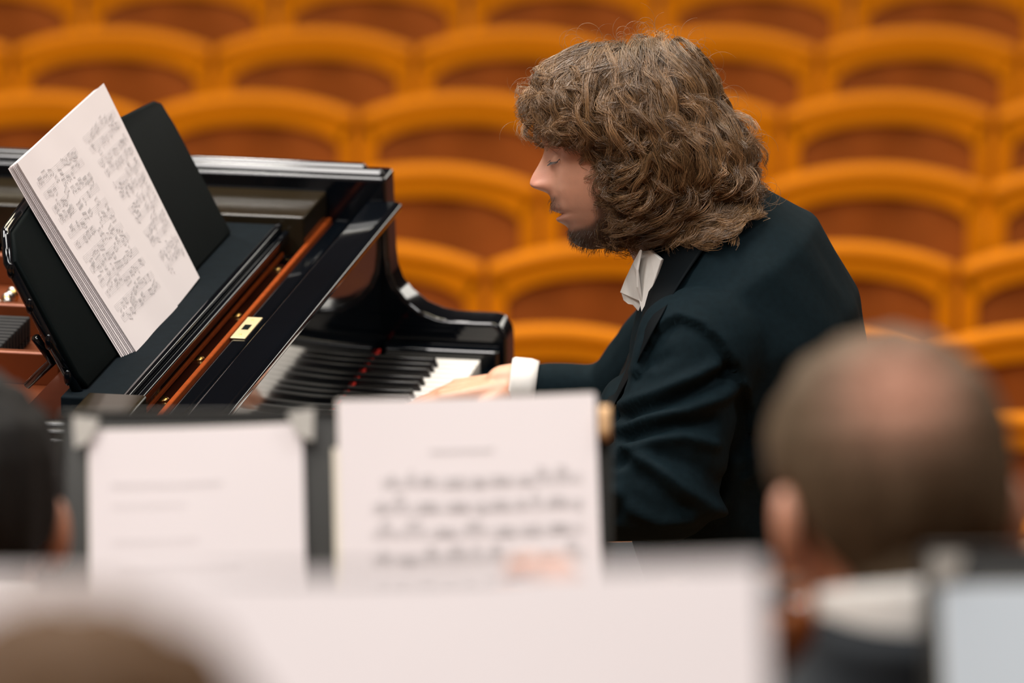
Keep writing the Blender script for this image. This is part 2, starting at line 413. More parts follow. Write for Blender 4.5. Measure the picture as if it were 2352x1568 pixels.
# copper plate inside, its struts and the damper heads
ip = plan(-.004)
ipz = [(x, y) for x, y in ip if x < -.7]
prism('cast_plate', [(-.421, YT-.004), (-.74, YT-.004)] + ip[1:-1] + [(-.74, YB+.004), (-.421, YB+.004)], 'z', .80, .862, COPPER, piano, bev=0)
for (u, v, zz) in ((60, 583, .905), (60, 697, .905), (60, 805, .905), (60, 905, .905)):
    P = on(u, v, z=zz)
    prism('plate_strut', [(P[1]-.010, .86), (P[1]+.012, .86), (P[1]+.009, zz), (P[1]-.007, zz)], 'x', -1.9 if P[1] < .7 else -1.25, -.425, COPPER, piano, bev=.004)
DM = bpy.data.meshes.new('damper'); bm = bmesh.new(); bm_box(bm, (-.028, -.006, 0), (.028, .006, .026), .002); bm_box(bm, (-.028, -.004, -.008), (.028, .004, 0)); bm.to_mesh(DM); bm.free(); DM.materials.append(RUBBER)
for yb in np.arange(.58, .74, .0155):
    o = bpy.data.objects.new('damper', DM); COL.objects.link(o); o.parent = piano; o.location = (-.545, yb, .872)
box('damper_cloth', (-.512, .55, .862), (-.495, .59, .878), LINEN, piano)
for i in range(14):
    yb = .80+.011*i
    obj('agraffe', *ellipsoid((-.60+.012*rng.random(), yb, .872), (.008, .004, .010)), STEEL if i % 3 else GOLD, piano)
# side ledges the desk slides on
for y0, y1, xl in ((1.105, YT-.002, -.78), (YB+.002, .195, -.298)):
    box('side_ledge', (xl, y0, .90), (-.224, y1, .957), LEDGE, piano, bev=.004, seg=4)
    box('ledge_block', (max(-.50, xl), y0, .86), (-.24, y1, .90), LACQ, piano)
# music desk: sliding shelf, tilted panel, prop
desk = box('desk_shelf', (-.335, .20, .922), (-.256, 1.095, .948), BAIZE, piano, bev=.003)
for dx, z0, z1 in ((0, .934, .9495), (.010, .924, .940)):
    box('shelf_moulding', (-.262+dx, .198, z0), (-.252+dx, 1.097, z1), LACQ, desk, bev=.004, seg=4)
DT = math.atan2(.094, .181); dn = V3(math.cos(DT), 0, math.sin(DT)); dup = V3(-math.sin(DT), 0, math.cos(DT)); D0 = V3(-.308, 0, .950)
def dp(y, h, o=0): return D0 + V3(0, y, 0) + dup*h + dn*o
outl = [(.238, 0), (1.03, 0), (1.03, .165), (1.022, .203), (1.00, .212), (.85, .226), (.415, .226), (.262, .212), (.226, .182), (.226, .02)]
bm = bmesh.new()
A = [bm.verts.new(tuple(dp(y, h, 0))) for y, h in outl]; B = [bm.verts.new(tuple(dp(y, h, -.012))) for y, h in outl]
bm.faces.new(A); bm.faces.new(B[::-1])
for i in range(len(outl)): bm.faces.new((A[i], B[i], B[(i+1) % len(outl)], A[(i+1) % len(outl)]))
bmesh.ops.recalc_face_normals(bm, faces=bm.faces)
bmesh.ops.bevel(bm, geom=[e for e in bm.edges if e.calc_face_angle(0) > .9], offset=.004, segments=3, profile=.5, affect='EDGES')
me = bpy.data.meshes.new('p'); bm.to_mesh(me); bm.free()
dpan = sharp(link('desk_panel', me, SATIN, desk), 45)
# moulded back frame of the desk with hinge lugs (seen on its near edge)
fr = [tuple(dp(.222, h, -.028)) for h in np.linspace(.0, .19, 9)]
obj('desk_frame', *tube([dp(.228, .0, -.012), dp(.224, .10, -.012), dp(.225, .185, -.012), dp(.262, .216, -.010), dp(.42, .229, -.010), dp(.6, .229, -.010)], .0065, 10), LACQ, desk)
for h in (.025, .075, .125, .175):
    obj('desk_hinge', *ellipsoid(dp(.219, h, -.012), (.005, .003, .010)), LACQ, desk)
obj('desk_prop', *tube([dp(.235, .085, -.03), on(120, 830, y=.26), on(62, 885, y=.27)], [.006, .006, .005], 8), LACQ, desk)
obj('desk_prop', *tube([dp(.98, .10, -.03), dp(.98, .05, -.10), V3(-.44, .98, .875)], [.007, .006, .006], 8), LACQ, desk)
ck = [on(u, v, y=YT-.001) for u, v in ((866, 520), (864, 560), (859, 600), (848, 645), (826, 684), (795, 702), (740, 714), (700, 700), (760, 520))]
prism('reflection_panel', [(p[0], p[2]) for p in ck], 'y', YT-.0025, YT+.001, ARMREFL, piano, bev=0)  # added panel: paints the brown reflection on the arm's glossy inner face
# legs, lyre, pedals
for x, y in ((-.35, YB+.05), (-.35, YT-.06), (-2.25, .32)):
    V, Fc = loft([[(x+r*cx, y+r*cy, z) for cx, cy in [(math.cos(a), math.sin(a)) for a in np.linspace(0, 6.283, 12, endpoint=False)]] for r, z in ((.035, .06), (.04, .10), (.05, .35), (.075, .50), (.08, .602))])
    lg = obj('leg', V, Fc, LACQ, piano)
    obj('castor', *ellipsoid((x, y, .035), (.035, .02, .035)), GOLD, lg)
for s in (-1, 1): obj('lyre_post', *tube([(-.42, .615+s*.06, .60), (-.42, .615+s*.09, .13)], .016), LACQ, piano)
box('lyre_box', (-.48, .48, .07), (-.36, .75, .15), LACQ, piano)
for y in (.55, .615, .68): box('pedal', (-.37, y-.012, .09), (-.24, y+.012, .105), GOLD, piano, bev=.004)

# ------------------------------------------------------------------ printed music helpers
def notation(w, h, systems, margin=.08, seed=0, lw=.0003, dens=1.0, staves=2):
    """flat print on a page (0..w, 0..h), +v up -> quads"""
    R = random.Random(seed); V, Fc = [], []
    def q(a, b, c, d): V.extend([a, b, c, d]); Fc.append((len(V)-4, len(V)-3, len(V)-2, len(V)-1))
    def line(x0, y0, x1, y1, t):
        dx, dy = x1-x0, y1-y0; L = math.hypot(dx, dy) or 1; nx, ny = -dy/L*t/2, dx/L*t/2
        q((x0+nx, y0+ny), (x1+nx, y1+ny), (x1-nx, y1-ny), (x0-nx, y0-ny))
    def head(x, y, r):
        q((x-r*1.2, y-r*.6), (x+r*.4, y-r), (x+r*1.2, y+r*.6), (x-r*.4, y+r))
    x0, x1 = w*margin, w*(1-margin*.7); H0 = h*.90; hs = h*.83/systems; gap = hs/(staves*1.9*4+2)
    for s in range(systems):
        for st_ in range(staves):
            yb = H0-s*hs-st_*gap*4*1.85-gap*4
            for k in range(5): line(x0, yb+k*gap, x1, yb+k*gap, lw)
            n = 4
            for k in range(n+1):
                xx = x0+(x1-x0)*k/n; line(xx, yb, xx, yb+4*gap, lw*1.2)
            x = x0+gap*3
            while x < x1-gap*4:
                if R.random() < .80*dens:
                    m_ = R.choice([2, 3, 4, 4, 6]); yy = yb+R.uniform(-1, 4)*gap; sl = R.uniform(-.5, .5)*gap; up = 3.2*gap*R.choice([1, 1, -1]); st = gap*R.uniform(1.3, 1.9)
                    pts = []
                    for k in range(m_):
                        if x+k*st > x1-gap: break
                        y_ = yy+sl*k+R.choice([0, .5, -.5])*gap; head(x+k*st, y_, gap*.48); pts.append((x+k*st+gap*.4*(1 if up > 0 else -1), y_))
                    if pts:
                        ytop = yy+up
                        for k, (a, b) in enumerate(pts): line(a, b, a, ytop+sl*k, lw*1.3)
                        if len(pts) > 1:
                            for bb in range(R.choice([1, 1, 2])): line(pts[0][0], ytop-bb*gap*.8*(1 if up > 0 else -1), pts[-1][0], ytop+sl*(len(pts)-1)-bb*gap*.8*(1 if up > 0 else -1), gap*.5)
                    x += m_*st+gap*R.uniform(.8, 2)
                else: x += gap*R.uniform(2, 5)
    return V, Fc
def page_obj(name, P, U, Vv, w, h, material, parent, n, bow=0, thick=.0006, nx=12, ny=8, lift=0, jit=0, **k):
    """sheet with corner P, unit axes U (width) and Vv (height), normal n"""
    V, Fc = [], []
    for side in (0, 1):
        for j in range(ny+1):
            for i in range(nx+1):
                a, b = i/nx, j/ny
                z = bow*(4*(a-.5)**2-1)*(b**1.5) + lift*b + jit*math.sin(a*9+b*5)
                V.append(P+U*w*a+Vv*h*b+n*(z-(thick if side else 0)))
    s = (nx+1)*(ny+1)
    for j in range(ny):
        for i in range(nx):
            a = j*(nx+1)+i; Fc += [(a, a+1, a+nx+2, a+nx+1), (s+a, s+a+nx+1, s+a+nx+2, s+a+1)]
    return obj(name, V, Fc, material, parent, **k)
def print_obj(name, P, U, Vv, w, h, nt, material, parent, n, fn=None, **k):
    V = [P+U*a+Vv*b+n*((fn(a/w, b/h) if fn else 0)+.0004) for a, b in nt[0]]
    return obj(name, V, nt[1], material, parent, smooth=False, **k)

# pianist's score: a thick stack of loose double sheets on the desk
score = empty('sheet_music', tuple(D0+V3(.02, .58, 0)), label='thick stack of white printed music leaning on the black piano desk', cat='sheet music')
SPN = dn; SP0 = D0+dn*.012
def sheet4(c, off, material, lift, name='page', nx=16, ny=12, thick=.0005, a0=0, a1=1, b0=0, b1=1, jit=.0005):
    """bilinear sheet through four corners given as (y, height on the desk)"""
    (yb0, hb0), (yb1, hb1), (yt1, ht1), (yt0, ht0) = c
    V, Fc = [], []
    for side in (0, 1):
        for j in range(ny+1):
            for i in range(nx+1):
                V.append(spt(c, a0+(a1-a0)*i/nx, b0+(b1-b0)*j/ny, off-thick*side, lift, jit))
    n_ = (nx+1)*(ny+1)
    for j in range(ny):
        for i in range(nx):
            a = j*(nx+1)+i; Fc += [(a, a+1, a+nx+2, a+nx+1), (n_+a, n_+a+nx+1, n_+a+nx+2, n_+a+1)]
    for i in range(nx): Fc += [(i, n_+i, n_+i+1, i+1)]; k_ = ny*(nx+1)+i; Fc += [(k_, k_+1, n_+k_+1, n_+k_)]
    for j in range(ny): k_ = j*(nx+1); Fc += [(k_, k_+nx+1, n_+k_+nx+1, n_+k_)]; k_ += nx; Fc += [(k_, n_+k_, n_+k_+nx+1, k_+nx+1)]
    return obj(name, V, Fc, material, score, smooth=False, world=True)
def spt(c, a, b, off, lift, jit=.0004, bul=.002):
    (yb0, hb0), (yb1, hb1), (yt1, ht1), (yt0, ht0) = c
    y = (yb0*(1-a)+yb1*a)*(1-b)+(yt0*(1-a)+yt1*a)*b; h = (hb0*(1-a)+hb1*a)*(1-b)+(ht0*(1-a)+ht1*a)*b
    return dp(y, h, .012+off+lift*b+jit*math.sin(a*9+b*5)-bul*math.sin(math.pi*b)*(1-a))
rs = random.Random(3)
def yh(u, v, off=.02):
    q = onplane(u, v, D0+dn*off, dn)-D0; return (q[1], q @ dup)
base4 = [yh(330, 812), yh(470, 632), yh(245, 188), yh(47, 370)]
for i in range(8):                                   # the pages under the top one, fanned a little
    k = 8-i; jt = lambda s_: rs.uniform(-s_, s_)
    c = [(base4[0][0]-.0035*k+jt(.002), base4[0][1]+.0005+jt(.001)*.5), (base4[1][0]+jt(.003)-.002, base4[1][1]+.001+jt(.001)), (base4[2][0]-.008-.002*k*rs.random(), base4[2][1]-.001-.0015*rs.random()), (base4[3][0]-.001*k+jt(.002), base4[3][1]-.001*rs.random())]
    sheet4(c, -.0012*k, PAPER, .003)
sheet4(base4, 0, PAPER, .003)
near4 = [base4[0], yh(429, 714), yh(150, 273), base4[3]]
far4 = [yh(436, 684), base4[1], base4[2], yh(154, 268)]
sheet4(near4, .0009, PAPER, .003)
for q4, off, sd, bul in ((near4, .0014, 21, .002), (far4, .0009, 22, .0008)):
    nt = notation(1.0, 1.55, 6, margin=.07, seed=sd, lw=.0017, staves=2)
    V = [spt(q4, .03+.94*x, .05+.92*y/1.55, off+.0002, .003, bul=bul) for x, y in nt[0]]
    obj('printed_notation', V, nt[1], INK, score, smooth=False, world=True, kind='stuff')

# ------------------------------------------------------------------ people
def gsm(a, k=2):
    ker = np.exp(-np.arange(-3*k, 3*k+1)**2/(2*k*k)); ker /= ker.sum()
    return np.convolve(np.pad(a, 3*k, mode='edge'), ker, 'valid')
def head_grid(NU=110, NP=120):
    """profile head in local axes (f forward, l left, u up); returns pts[NU,NP,3]"""
    t = np.linspace(0, 1, NU); u = .104 - (.104+.1415)*(t - .05*np.sin(2*math.pi*t)/1.0*.5)
    T = lambda a: gsm(np.interp(-u, -np.array(a)[:, 0], np.array(a)[:, 1]), 1)
    w = T([(.104, .004), (.101, .024), (.095, .037), (.08, .056), (.06, .0685), (.035, .0755), (.01, .077), (-.01, .0755), (-.03, .0725), (-.05, .068), (-.07, .0625), (-.09, .056), (-.105, .049), (-.118, .040), (-.130, .028), (-.138, .016), (-.1415, .006)])
    fr = T([(.104, -.004), (.101, .018), (.095, .034), (.08, .058), (.06, .078), (.035, .0915), (.01, .0975), (0, .0973), (-.0094, .0945), (-.02, .091), (-.03, .0895), (-.046, .0895), (-.060, .0935), (-.0645, .0945), (-.075, .0925), (-.085, .0895), (-.095, .0845), (-.1005, .0825), (-.1125, .0735), (-.1265, .0715), (-.135, .066), (-.1395, .055), (-.1415, .042)])
    bk = T([(.104, -.016), (.101, -.036), (.095, -.052), (.08, -.070), (.06, -.0835), (.035, -.0915), (.01, -.093), (-.01, -.091), (-.03, -.084), (-.05, -.070), (-.07, -.052), (-.09, -.034), (-.105, -.018), (-.118, -.002), (-.130, .012), (-.1415, .03)])
    N = T([(.1, 0), (-.0094, 0), (-.02, .008), (-.03, .0158), (-.04, .0232), (-.0465, .0268), (-.053, .0268), (-.0575, .0225), (-.0618, .009), (-.066, 0), (-.14, 0)])
    sg = T([(.1, .008), (-.01, .008), (-.03, .0088), (-.045, .0145), (-.058, .0165), (-.14, .0155)])
    ph = np.linspace(0, 2*math.pi, NP, endpoint=False); ph = ph - .35*np.sin(ph)     # denser in front
    c, s = np.cos(ph), np.sin(ph)
    xc = np.minimum(0, fr-.01)[:, None]*0 + ((fr+bk)/2*.35)[:, None]
    x = np.where(c > 0, xc+(fr[:, None]-xc)*np.abs(c)**.86, xc-(xc-bk[:, None])*np.abs(c)**.95)
    y = w[:, None]*np.sign(s)*np.abs(s)**.93
    U = np.repeat(u[:, None], NP, 1); front = (c > 0)[None, :]
    g = lambda cy, cu, sy, su: np.exp(-((np.abs(y)-cy)/sy)**2-((U-cu)/su)**2)*front
    x = x + N[:, None]*np.exp(-(y/sg[:, None])**2)*front
    x += -.0075*g(.030, -.016, .014, .010) + .0050*g(.031, -.0255, .011, .0065) + .003*g(.047, -.045, .016, .014)
    x += .007*g(.0135, -.0555, .0065, .0058)                                    # nostril wings
    x += .0048*g(0, -.0855, .018, .0055) + .0060*g(0, -.1008, .016, .0052) - .0066*g(0, -.0935, .024, .0026)
    x += -.003*g(.030, -.075, .010, .018) + .002*g(.028, .006, .016, .006)
    return np.stack([x, y, U], -1)
HG = head_grid()
def head_faces(NU, NP):
    Fc = []
    for i in range(NU-1):
        for j in range(NP): Fc.append((i*NP+j, i*NP+(j+1) % NP, (i+1)*NP+(j+1) % NP, (i+1)*NP+j))
    Fc.append(tuple(range(NP))[::-1]); Fc.append(tuple(range((NU-1)*NP, NU*NP))); return Fc
def ear_part(side):
    V, Fc = [], []; n, k = 22, 7
    for j in range(k):
        for i in range(n):
            a = 2*math.pi*i/n; rr = [1, 1.02, .90, .74, .5, .25, .0001][j]; d = [0, .012, .017, .010, .008, .004, .006][j]
            ff = -.012+.0175*rr*math.cos(a)*(1.0 if math.sin(a) > -.3 else .75); uu = -.028+.032*rr*math.sin(a)
            V.append((ff, side*(.0715+d+.010*max(0, -math.cos(a))*rr), uu))
    for j in range(k-1):
        for i in range(n): Fc.append((j*n+i, j*n+(i+1) % n, (j+1)*n+(i+1) % n, (j+1)*n+i))
    return np.array(V), Fc
def hand_parts(mirror=1, curl=(.35, .6, .45), spread=1.0):
    P = []
    ys = [.031, .0105, -.0105, -.030]; kx = [.092, .096, .091, .082]
    L = [(.044, .026, .021), (.049, .030, .023), (.045, .028, .022), (.035, .021, .019)]
    for q in range(4):
        k = V3(kx[q], ys[q]*mirror, 0); P.append(capsule(V3(.006, ys[q]*.62*mirror, -.002), k, .0155, .0115, 12))
        a = 0; p = k; yaw = ys[q]*mirror*2.2*spread
        for sgi, ln in enumerate(L[q]):
            a += curl[sgi]; d = V3(math.cos(a)*math.cos(yaw), math.cos(a)*math.sin(yaw), -math.sin(a))
            P.append(capsule(p, p+d*ln, .0092-.0011*sgi, .0085-.0011*sgi, 12)); p = p+d*ln
    th = [V3(.012, .024*mirror, -.008), V3(.045, .052*mirror, -.022), V3(.078, .062*mirror, -.034), V3(.102, .062*mirror, -.046)]
    for q in range(3): P.append(capsule(th[q], th[q+1], (.0165, .0115, .0095)[q], (.0115, .0095, .008)[q], 12))
    P.append(capsule(V3(-.022, 0, .002), V3(.012, 0, 0), .025, .027, 14)); P.append(ellipsoid((.05, 0, -.006), (.05, .037, .014)))
    return P
def place(parts, o, ex, ey, ez):
    R = np.stack([ex, ey, ez], 1); return [(np.asarray(v) @ R.T + o, f) for v, f in parts]
def ring(c, nrm, lat, a, b, n=36, e=.85):
    t = np.linspace(0, 2*math.pi, n, endpoint=False); cc, ss = np.cos(t), np.sin(t)
    return c + (a*np.sign(cc)*np.abs(cc)**e)[:, None]*nrm + (b*np.sign(ss)*np.abs(ss)**e)[:, None]*lat
def unit(v): v = np.asarray(v, float); return v/np.linalg.norm(v)
SKC = V3(.56, .275, .175)
def polymask(px, poly):
    x, y = px[..., 0], px[..., 1]; ins = np.zeros(x.shape, bool); n = len(poly)
    for i in range(n):
        (x0, y0), (x1, y1) = poly[i], poly[(i+1) % n]
        ins ^= ((y0 > y) != (y1 > y)) & (x < (x1-x0)*(y-y0)/((y1-y0) or 1e-9)+x0)
    return ins
def segdist(px, poly):
    d = np.full(px.shape[0], 1e9)
    for (a, b) in zip(poly[:-1], poly[1:]):
        a, b = np.array(a, float), np.array(b, float); ab = b-a
        t = np.clip(((px-a) @ ab)/(ab @ ab), 0, 1); d = np.minimum(d, np.linalg.norm(px-a-t[:, None]*ab, axis=1))
    return d

# ---- the pianist
PY = .62
pianist = empty('person', (.47, PY, 0), label='curly-haired pianist in dark tailcoat leaning over the keyboard', cat='person')
HT = math.radians(5); HO = on(1421, 310, y=PY-.01)
hf = -RIGHT*math.cos(HT)-UP*math.sin(HT); hu = -RIGHT*math.sin(HT)+UP*math.cos(HT); hl = -FWD
HR = np.stack([hf, hl, hu], 1)
toW = lambda p: np.asarray(p) @ HR.T + HO
toH = lambda P: (np.asarray(P)-HO) @ HR
NU, NP = HG.shape[:2]; hv = toW(HG.reshape(-1, 3)); hloc = HG.reshape(-1, 3)
beard = np.clip(sstep(-.107, -.121, hloc[:, 2]-.12*np.clip(np.abs(hloc[:, 1])-.01, 0, .1))*(hloc[:, 0] > -.05) + .55*sstep(-.067, -.073, hloc[:, 2])*sstep(-.094, -.088, hloc[:, 2])*sstep(.036, .022, np.abs(hloc[:, 1]))*(hloc[:, 0] > .05) + sstep(.05, .03, hloc[:, 0])*sstep(-.06, -.09, hloc[:, 2]), 0, 1)
beard *= 1-.75*np.exp(-((hloc[:, 2]+.1065)/.006)**2-(hloc[:, 1]/.022)**2)
lips = np.exp(-((hloc[:, 2]+.0945)/.0085)**2-(hloc[:, 1]/.021)**2)*(hloc[:, 0] > .06)
nose = np.exp(-((hloc[:, 2]+.05)/.016)**2-(hloc[:, 1]/.02)**2)*(hloc[:, 0] > .085)
scalp = np.clip(sstep(.040, .055, hloc[:, 2]+.25*np.clip(-hloc[:, 0]+.05, 0, .3)), 0, 1)
beard = np.maximum(np.maximum(beard, scalp), .34*sstep(-.066, -.095, hloc[:, 2])*(hloc[:, 0] > -.03))
hc = SKC*(1-beard[:, None]*.93)+V3(.03, .018, .012)*beard[:, None]*.93
hc = hc*(1-.6*lips[:, None])+V3(.46, .17, .14)*.6*lips[:, None]
hc = hc*(1-.5*nose[:, None])+V3(.66, .27, .215)*.5*nose[:, None]
nk0, nk1 = toW((-.030, 0, -.075)), on(1600, 640, y=PY)
bodyp = [capsule(nk0, nk1, .055, .064), capsule(V3(.44, PY, .98), V3(.47, PY, .60), .11, .13)]
SH = {'l': on(1590, 805, y=.43), 'r': V3(.41, .83, .99)}
EL = {'l': on(1524, 1120, y=.345), 'r': on(1455, 912, y=.97)}
WR = {'l': V3(.105, .30, .785), 'r': on(1178, 880, y=.95)}
for k in 'lr':
    bodyp += [capsule(SH[k], EL[k], .05, .038), capsule(EL[k], WR[k], .032, .025)]
    s = -1 if k == 'l' else 1
    hip = V3(.47, PY+s*.10, .545); kn = V3(.02, PY+s*.15, .53); an = V3(.00 if k == 'l' else -.14, PY+s*.12, .09)
    bodyp += [capsule(hip, kn, .075, .055), capsule(kn, an, .05, .038), capsule(an+V3(.03, 0, -.04), an+V3(-.15, 0, -.055), .03, .03)]
bv_, bf_, _ = blob(bodyp, .012, 4)
hands = []
for k in 'lr':
    ex = unit(V3(-1, -.05 if k == 'r' else .05, -.20)); ez0 = V3(0, 0, 1); ey = unit(np.cross(ez0, ex)); ez = np.cross(ex, ey)
    hands += place(hand_parts(1 if k == 'r' else -1, (.22, .55, .45)), WR[k], ex, ey, ez)
hv2, hf2, _ = blob(hands, .0032, 4)
V, Fc = merge([(hv, head_faces(NU, NP)), (bv_, bf_), (hv2, hf2)])
body = obj('body', V, Fc, SKIN, pianist, world=True)
setcol(body, np.concatenate([hc, np.tile(SKC, (len(bv_), 1)), np.tile(SKC*V3(1.08, 1.12, 1.12), (len(hv2), 1))]))
# eyelashes and a closed lid line
lv, lf_ = [], []
for i in range(26):
    a = -1+2*i/25; y = .031+.0125*a
    k = np.argmin((hloc[:, 1]-y)**2+(hloc[:, 2]+.0285+.0025*(1-a*a)-.002)**2+100*(hloc[:, 0] < 0))
    p = hloc[k]+V3(.0008, 0, 0); q = p+V3(.0055, .0015*a+.001, -.0035-.001*(1-a*a))
    lv += [toW(p+V3(.0004, -.0011, .0009)), toW(p+V3(.0004, .0011, -.0009)), toW(q)]; lf_.append((len(lv)-3, len(lv)-2, len(lv)-1))
obj('eyelash', lv, lf_, mat('lash', (.015, .009, .006), .6, var=.1), pianist, world=True)

# ---- jacket
def sec(cx, cz, tx, tz, a, b, e=.85, y=PY):
    t = unit((tx, 0, tz)); nrm = V3(t[2], 0, -t[0]); return ring(V3(cx, y, cz), nrm, V3(0, 1, 0), a, b, 36, e)
torso = loft([sec(.485, .50, 0, 1, .15, .19), sec(.487, .62, 0, 1, .15, .185), sec(.465, .76, -.1, 1, .165, .188), sec(.455, .88, -.1, 1, .162, .20),
              sec(.455, .96, -.25, 1, .148, .208), sec(.430, 1.035, -.55, 1, .128, .19), sec(.400, 1.080, -.8, 1, .094, .115), sec(.375, 1.108, -.9, 1, .072, .078), sec(.364, 1.118, -.9, 1, .068, .070)])
jp = [torso]
for k in 'lr':
    s = -1 if k == 'l' else 1
    jp += [ellipsoid(SH[k]+V3(.01, -s*.01, .0), (.085, .075, .080)), capsule(SH[k]+V3(0, 0, -.01), EL[k], .073, .070), capsule(EL[k], WR[k]+(EL[k]-WR[k])*(.14 if k == 'l' else .25), .066 if k == 'l' else .043, .040 if k == 'l' else .033)]
    jp += [capsule(V3(.41, PY, 1.012), SH[k]+V3(-.0, 0, .005), .06, .062)]
jp += [ellipsoid(on(1428, 985, y=.52), (.035, .09, .07))]
jv, jf, jn = blob(jp, .0055, 9)
px = proj(jv); near = (jn @ -FWD) > -.1
near &= jv[:, 1] < PY
disp = np.zeros(len(jv))
def fold(poly, amp, sig, taper=True):
    global disp
    d = segdist(px, poly); disp = disp + near*amp*np.exp(-(d/sig)**2)
for poly, amp, sig in [
    ([(1425, 935), (1500, 905), (1590, 868), (1645, 838)], .010, 13), ([(1410, 990), (1480, 962), (1570, 945), (1650, 915), (1700, 885)], .011, 16),
    ([(1432, 1036), (1500, 1012), (1570, 1002), (1640, 1020)], .010, 15), ([(1450, 1042), (1515, 1078), (1570, 1125), (1645, 1172)], .013, 18),
    ([(1412, 1130), (1450, 1168), (1520, 1198), (1585, 1192)], .010, 14), ([(1600, 1180), (1665, 1150), (1690, 1060)], .008, 16), ([(1490, 850), (1450, 860), (1425, 905)], .006, 14),
    ([(1720, 1050), (1700, 1130), (1690, 1210)], .006, 16)]: fold(poly, amp, sig)
for poly, amp, sig in [
    ([(1440, 960), (1520, 930), (1620, 890), (1680, 850)], -.012, 13), ([(1440, 1010), (1540, 978), (1640, 968)], -.010, 14), ([(1420, 1060), (1440, 1050)], -.012, 14),
    ([(1480, 1090), (1530, 1140), (1590, 1180)], -.008, 18), ([(1520, 1050), (1600, 1070), (1650, 1110)], -.007, 22), ([(1420, 880), (1480, 850), (1530, 820)], -.005, 16),
    ([(1415, 1190), (1430, 1150)], -.008, 12)]: fold(poly, amp, sig)
# sleeve head set below the shoulder along its seam
seam = [(1468, 850), (1482, 800), (1510, 755), (1560, 730), (1610, 748), (1655, 790), (1690, 845), (1712, 905), (1725, 980), (1725, 1080)]
d = segdist(px, seam); ins = polymask(px, seam+[(1400, 1260), (1380, 1000)])
disp += near*np.where(ins, -.006*np.exp(-(d/26)**2), .0055*np.exp(-(d/22)**2))
disp += .0012*np.sin(jv[:, 2]*70+jv[:, 0]*50)*np.sin(jv[:, 1]*60)
jv = jv+jn*disp[:, None]
jacket = obj('tailcoat', jv, jf, JACKET, pianist, world=True)
sm = jacket.modifiers.new('s', 'SMOOTH'); sm.factor = .5; sm.iterations = 2
from mathutils.bvhtree import BVHTree
bvh = BVHTree.FromPolygons([tuple(v) for v in jv], jf)
def hit(u, v, fall):
    r = ray(u, v); r = r/np.linalg.norm(r); h = bvh.ray_cast(Vector(CAM), Vector(r))
    return np.array(h[0])-r*.004 if h[0] is not None else on(u, v, y=fall)
def lap(name, left, right, material, fall, n=26, mcol=8, push=.005):
    L, Rr = np.array(left, float), np.array(right, float); tt = np.linspace(0, 1, n)
    f = lambda A: np.stack([np.interp(tt, np.linspace(0, 1, len(A)), A[:, i]) for i in (0, 1)], 1)
    Lp, Rp = f(L), f(Rr); V = []
    G = np.array([[hit(*(Lp[i]*(1-j/mcol)+Rp[i]*j/mcol), fall) for j in range(mcol+1)] for i in range(n)])
    for _ in range(6):
        G[1:-1] = (G[:-2]+2*G[1:-1]+G[2:])/4; G[:, 1:-1] = (G[:, :-2]+2*G[:, 1:-1]+G[:, 2:])/4
    G = G-FWD*push
    V = np.concatenate([G.reshape(-1, 3), G.reshape(-1, 3)+FWD*.006]); s = n*(mcol+1); Fc = []
    for i in range(n-1):
        for j in range(mcol):
            a = i*(mcol+1)+j; Fc += [(a, a+1, a+mcol+2, a+mcol+1), (s+a, s+a+mcol+1, s+a+mcol+2, s+a+1)]
    for i in range(n-1):
        a, b = i*(mcol+1), (i+1)*(mcol+1); Fc += [(a, b, s+b, s+a), (a+mcol, s+a+mcol, s+b+mcol, b+mcol)]
    return obj(name, V, Fc, material, pianist, world=True)
lap('lapel', [(1512, 585), (1484, 690), (1462, 770), (1428, 850), (1388, 930)], [(1640, 540), (1560, 650), (1508, 745), (1452, 855), (1402, 945)], SATINL, .50)
# shirt collar and bow tie
def plate(name, poly, y0, y1, material, bulge=.006, mid=None):
    c = np.mean([on(u, v, y=(y0+y1)/2) for u, v in poly], axis=0); secs = []
    for t in np.linspace(0, 1, 7):
        sc_ = 1-.16*(2*t-1)**4; y = y0+(y1-y0)*t
        R_ = []
        for u, v in poly:
            p = on(u, v, y=(y0+y1)/2); p = c+(p-c)*sc_*1.16; p[1] = y; R_.append(p)
        secs.append(R_)
    o = obj(name, *loft(secs), material, pianist, world=True, smooth=True)
    b = o.modifiers.new('s', 'SUBSURF'); b.levels = b.render_levels = 2; return o
def leaf(name, pts, thick=.004):
    F_ = np.array([on(u, v, y=y) for u, v, y in pts]); c = F_.mean(0); n_ = np.cross(F_[1]-F_[0], F_[2]-F_[0]); n_ = unit(n_)
    n_ = -n_ if n_ @ FWD > 0 else n_
    secs = [c+(F_-c)*.97-n_*thick, F_-n_*thick*.6, F_, c+(F_-c)*.97+n_*thick*.25]
    return obj(name, *loft(secs), LINEN, pianist, world=True, smooth=False)
leaf('shirt_collar', [(1470, 578, .545), (1494, 574, .53), (1520, 596, .515), (1506, 640, .512), (1492, 680, .512), (1476, 724, .516), (1469, 690, .525), (1465, 640, .535)])
leaf('bow_tie', [(1474, 574, .522), (1466, 620, .518), (1466, 660, .518), (1475, 694, .520), (1452, 684, .56), (1428, 673, .60), (1440, 642, .59), (1458, 604, .55)])
leaf('bow_tie', [(1428, 671, .60), (1452, 683, .57), (1475, 692, .54), (1474, 720, .54), (1466, 712, .555), (1455, 699, .57), (1444, 697, .585), (1433, 688, .60)])
leaf('shirt_collar', [(1474, 574, .70), (1466, 620, .70), (1470, 690, .70), (1500, 700, .69), (1510, 600, .69)])
plate('shirt_front', [(1530, 660), (1536, 700), (1510, 780), (1480, 860), (1475, 850), (1500, 760), (1512, 700)], .58, .66, LINEN)
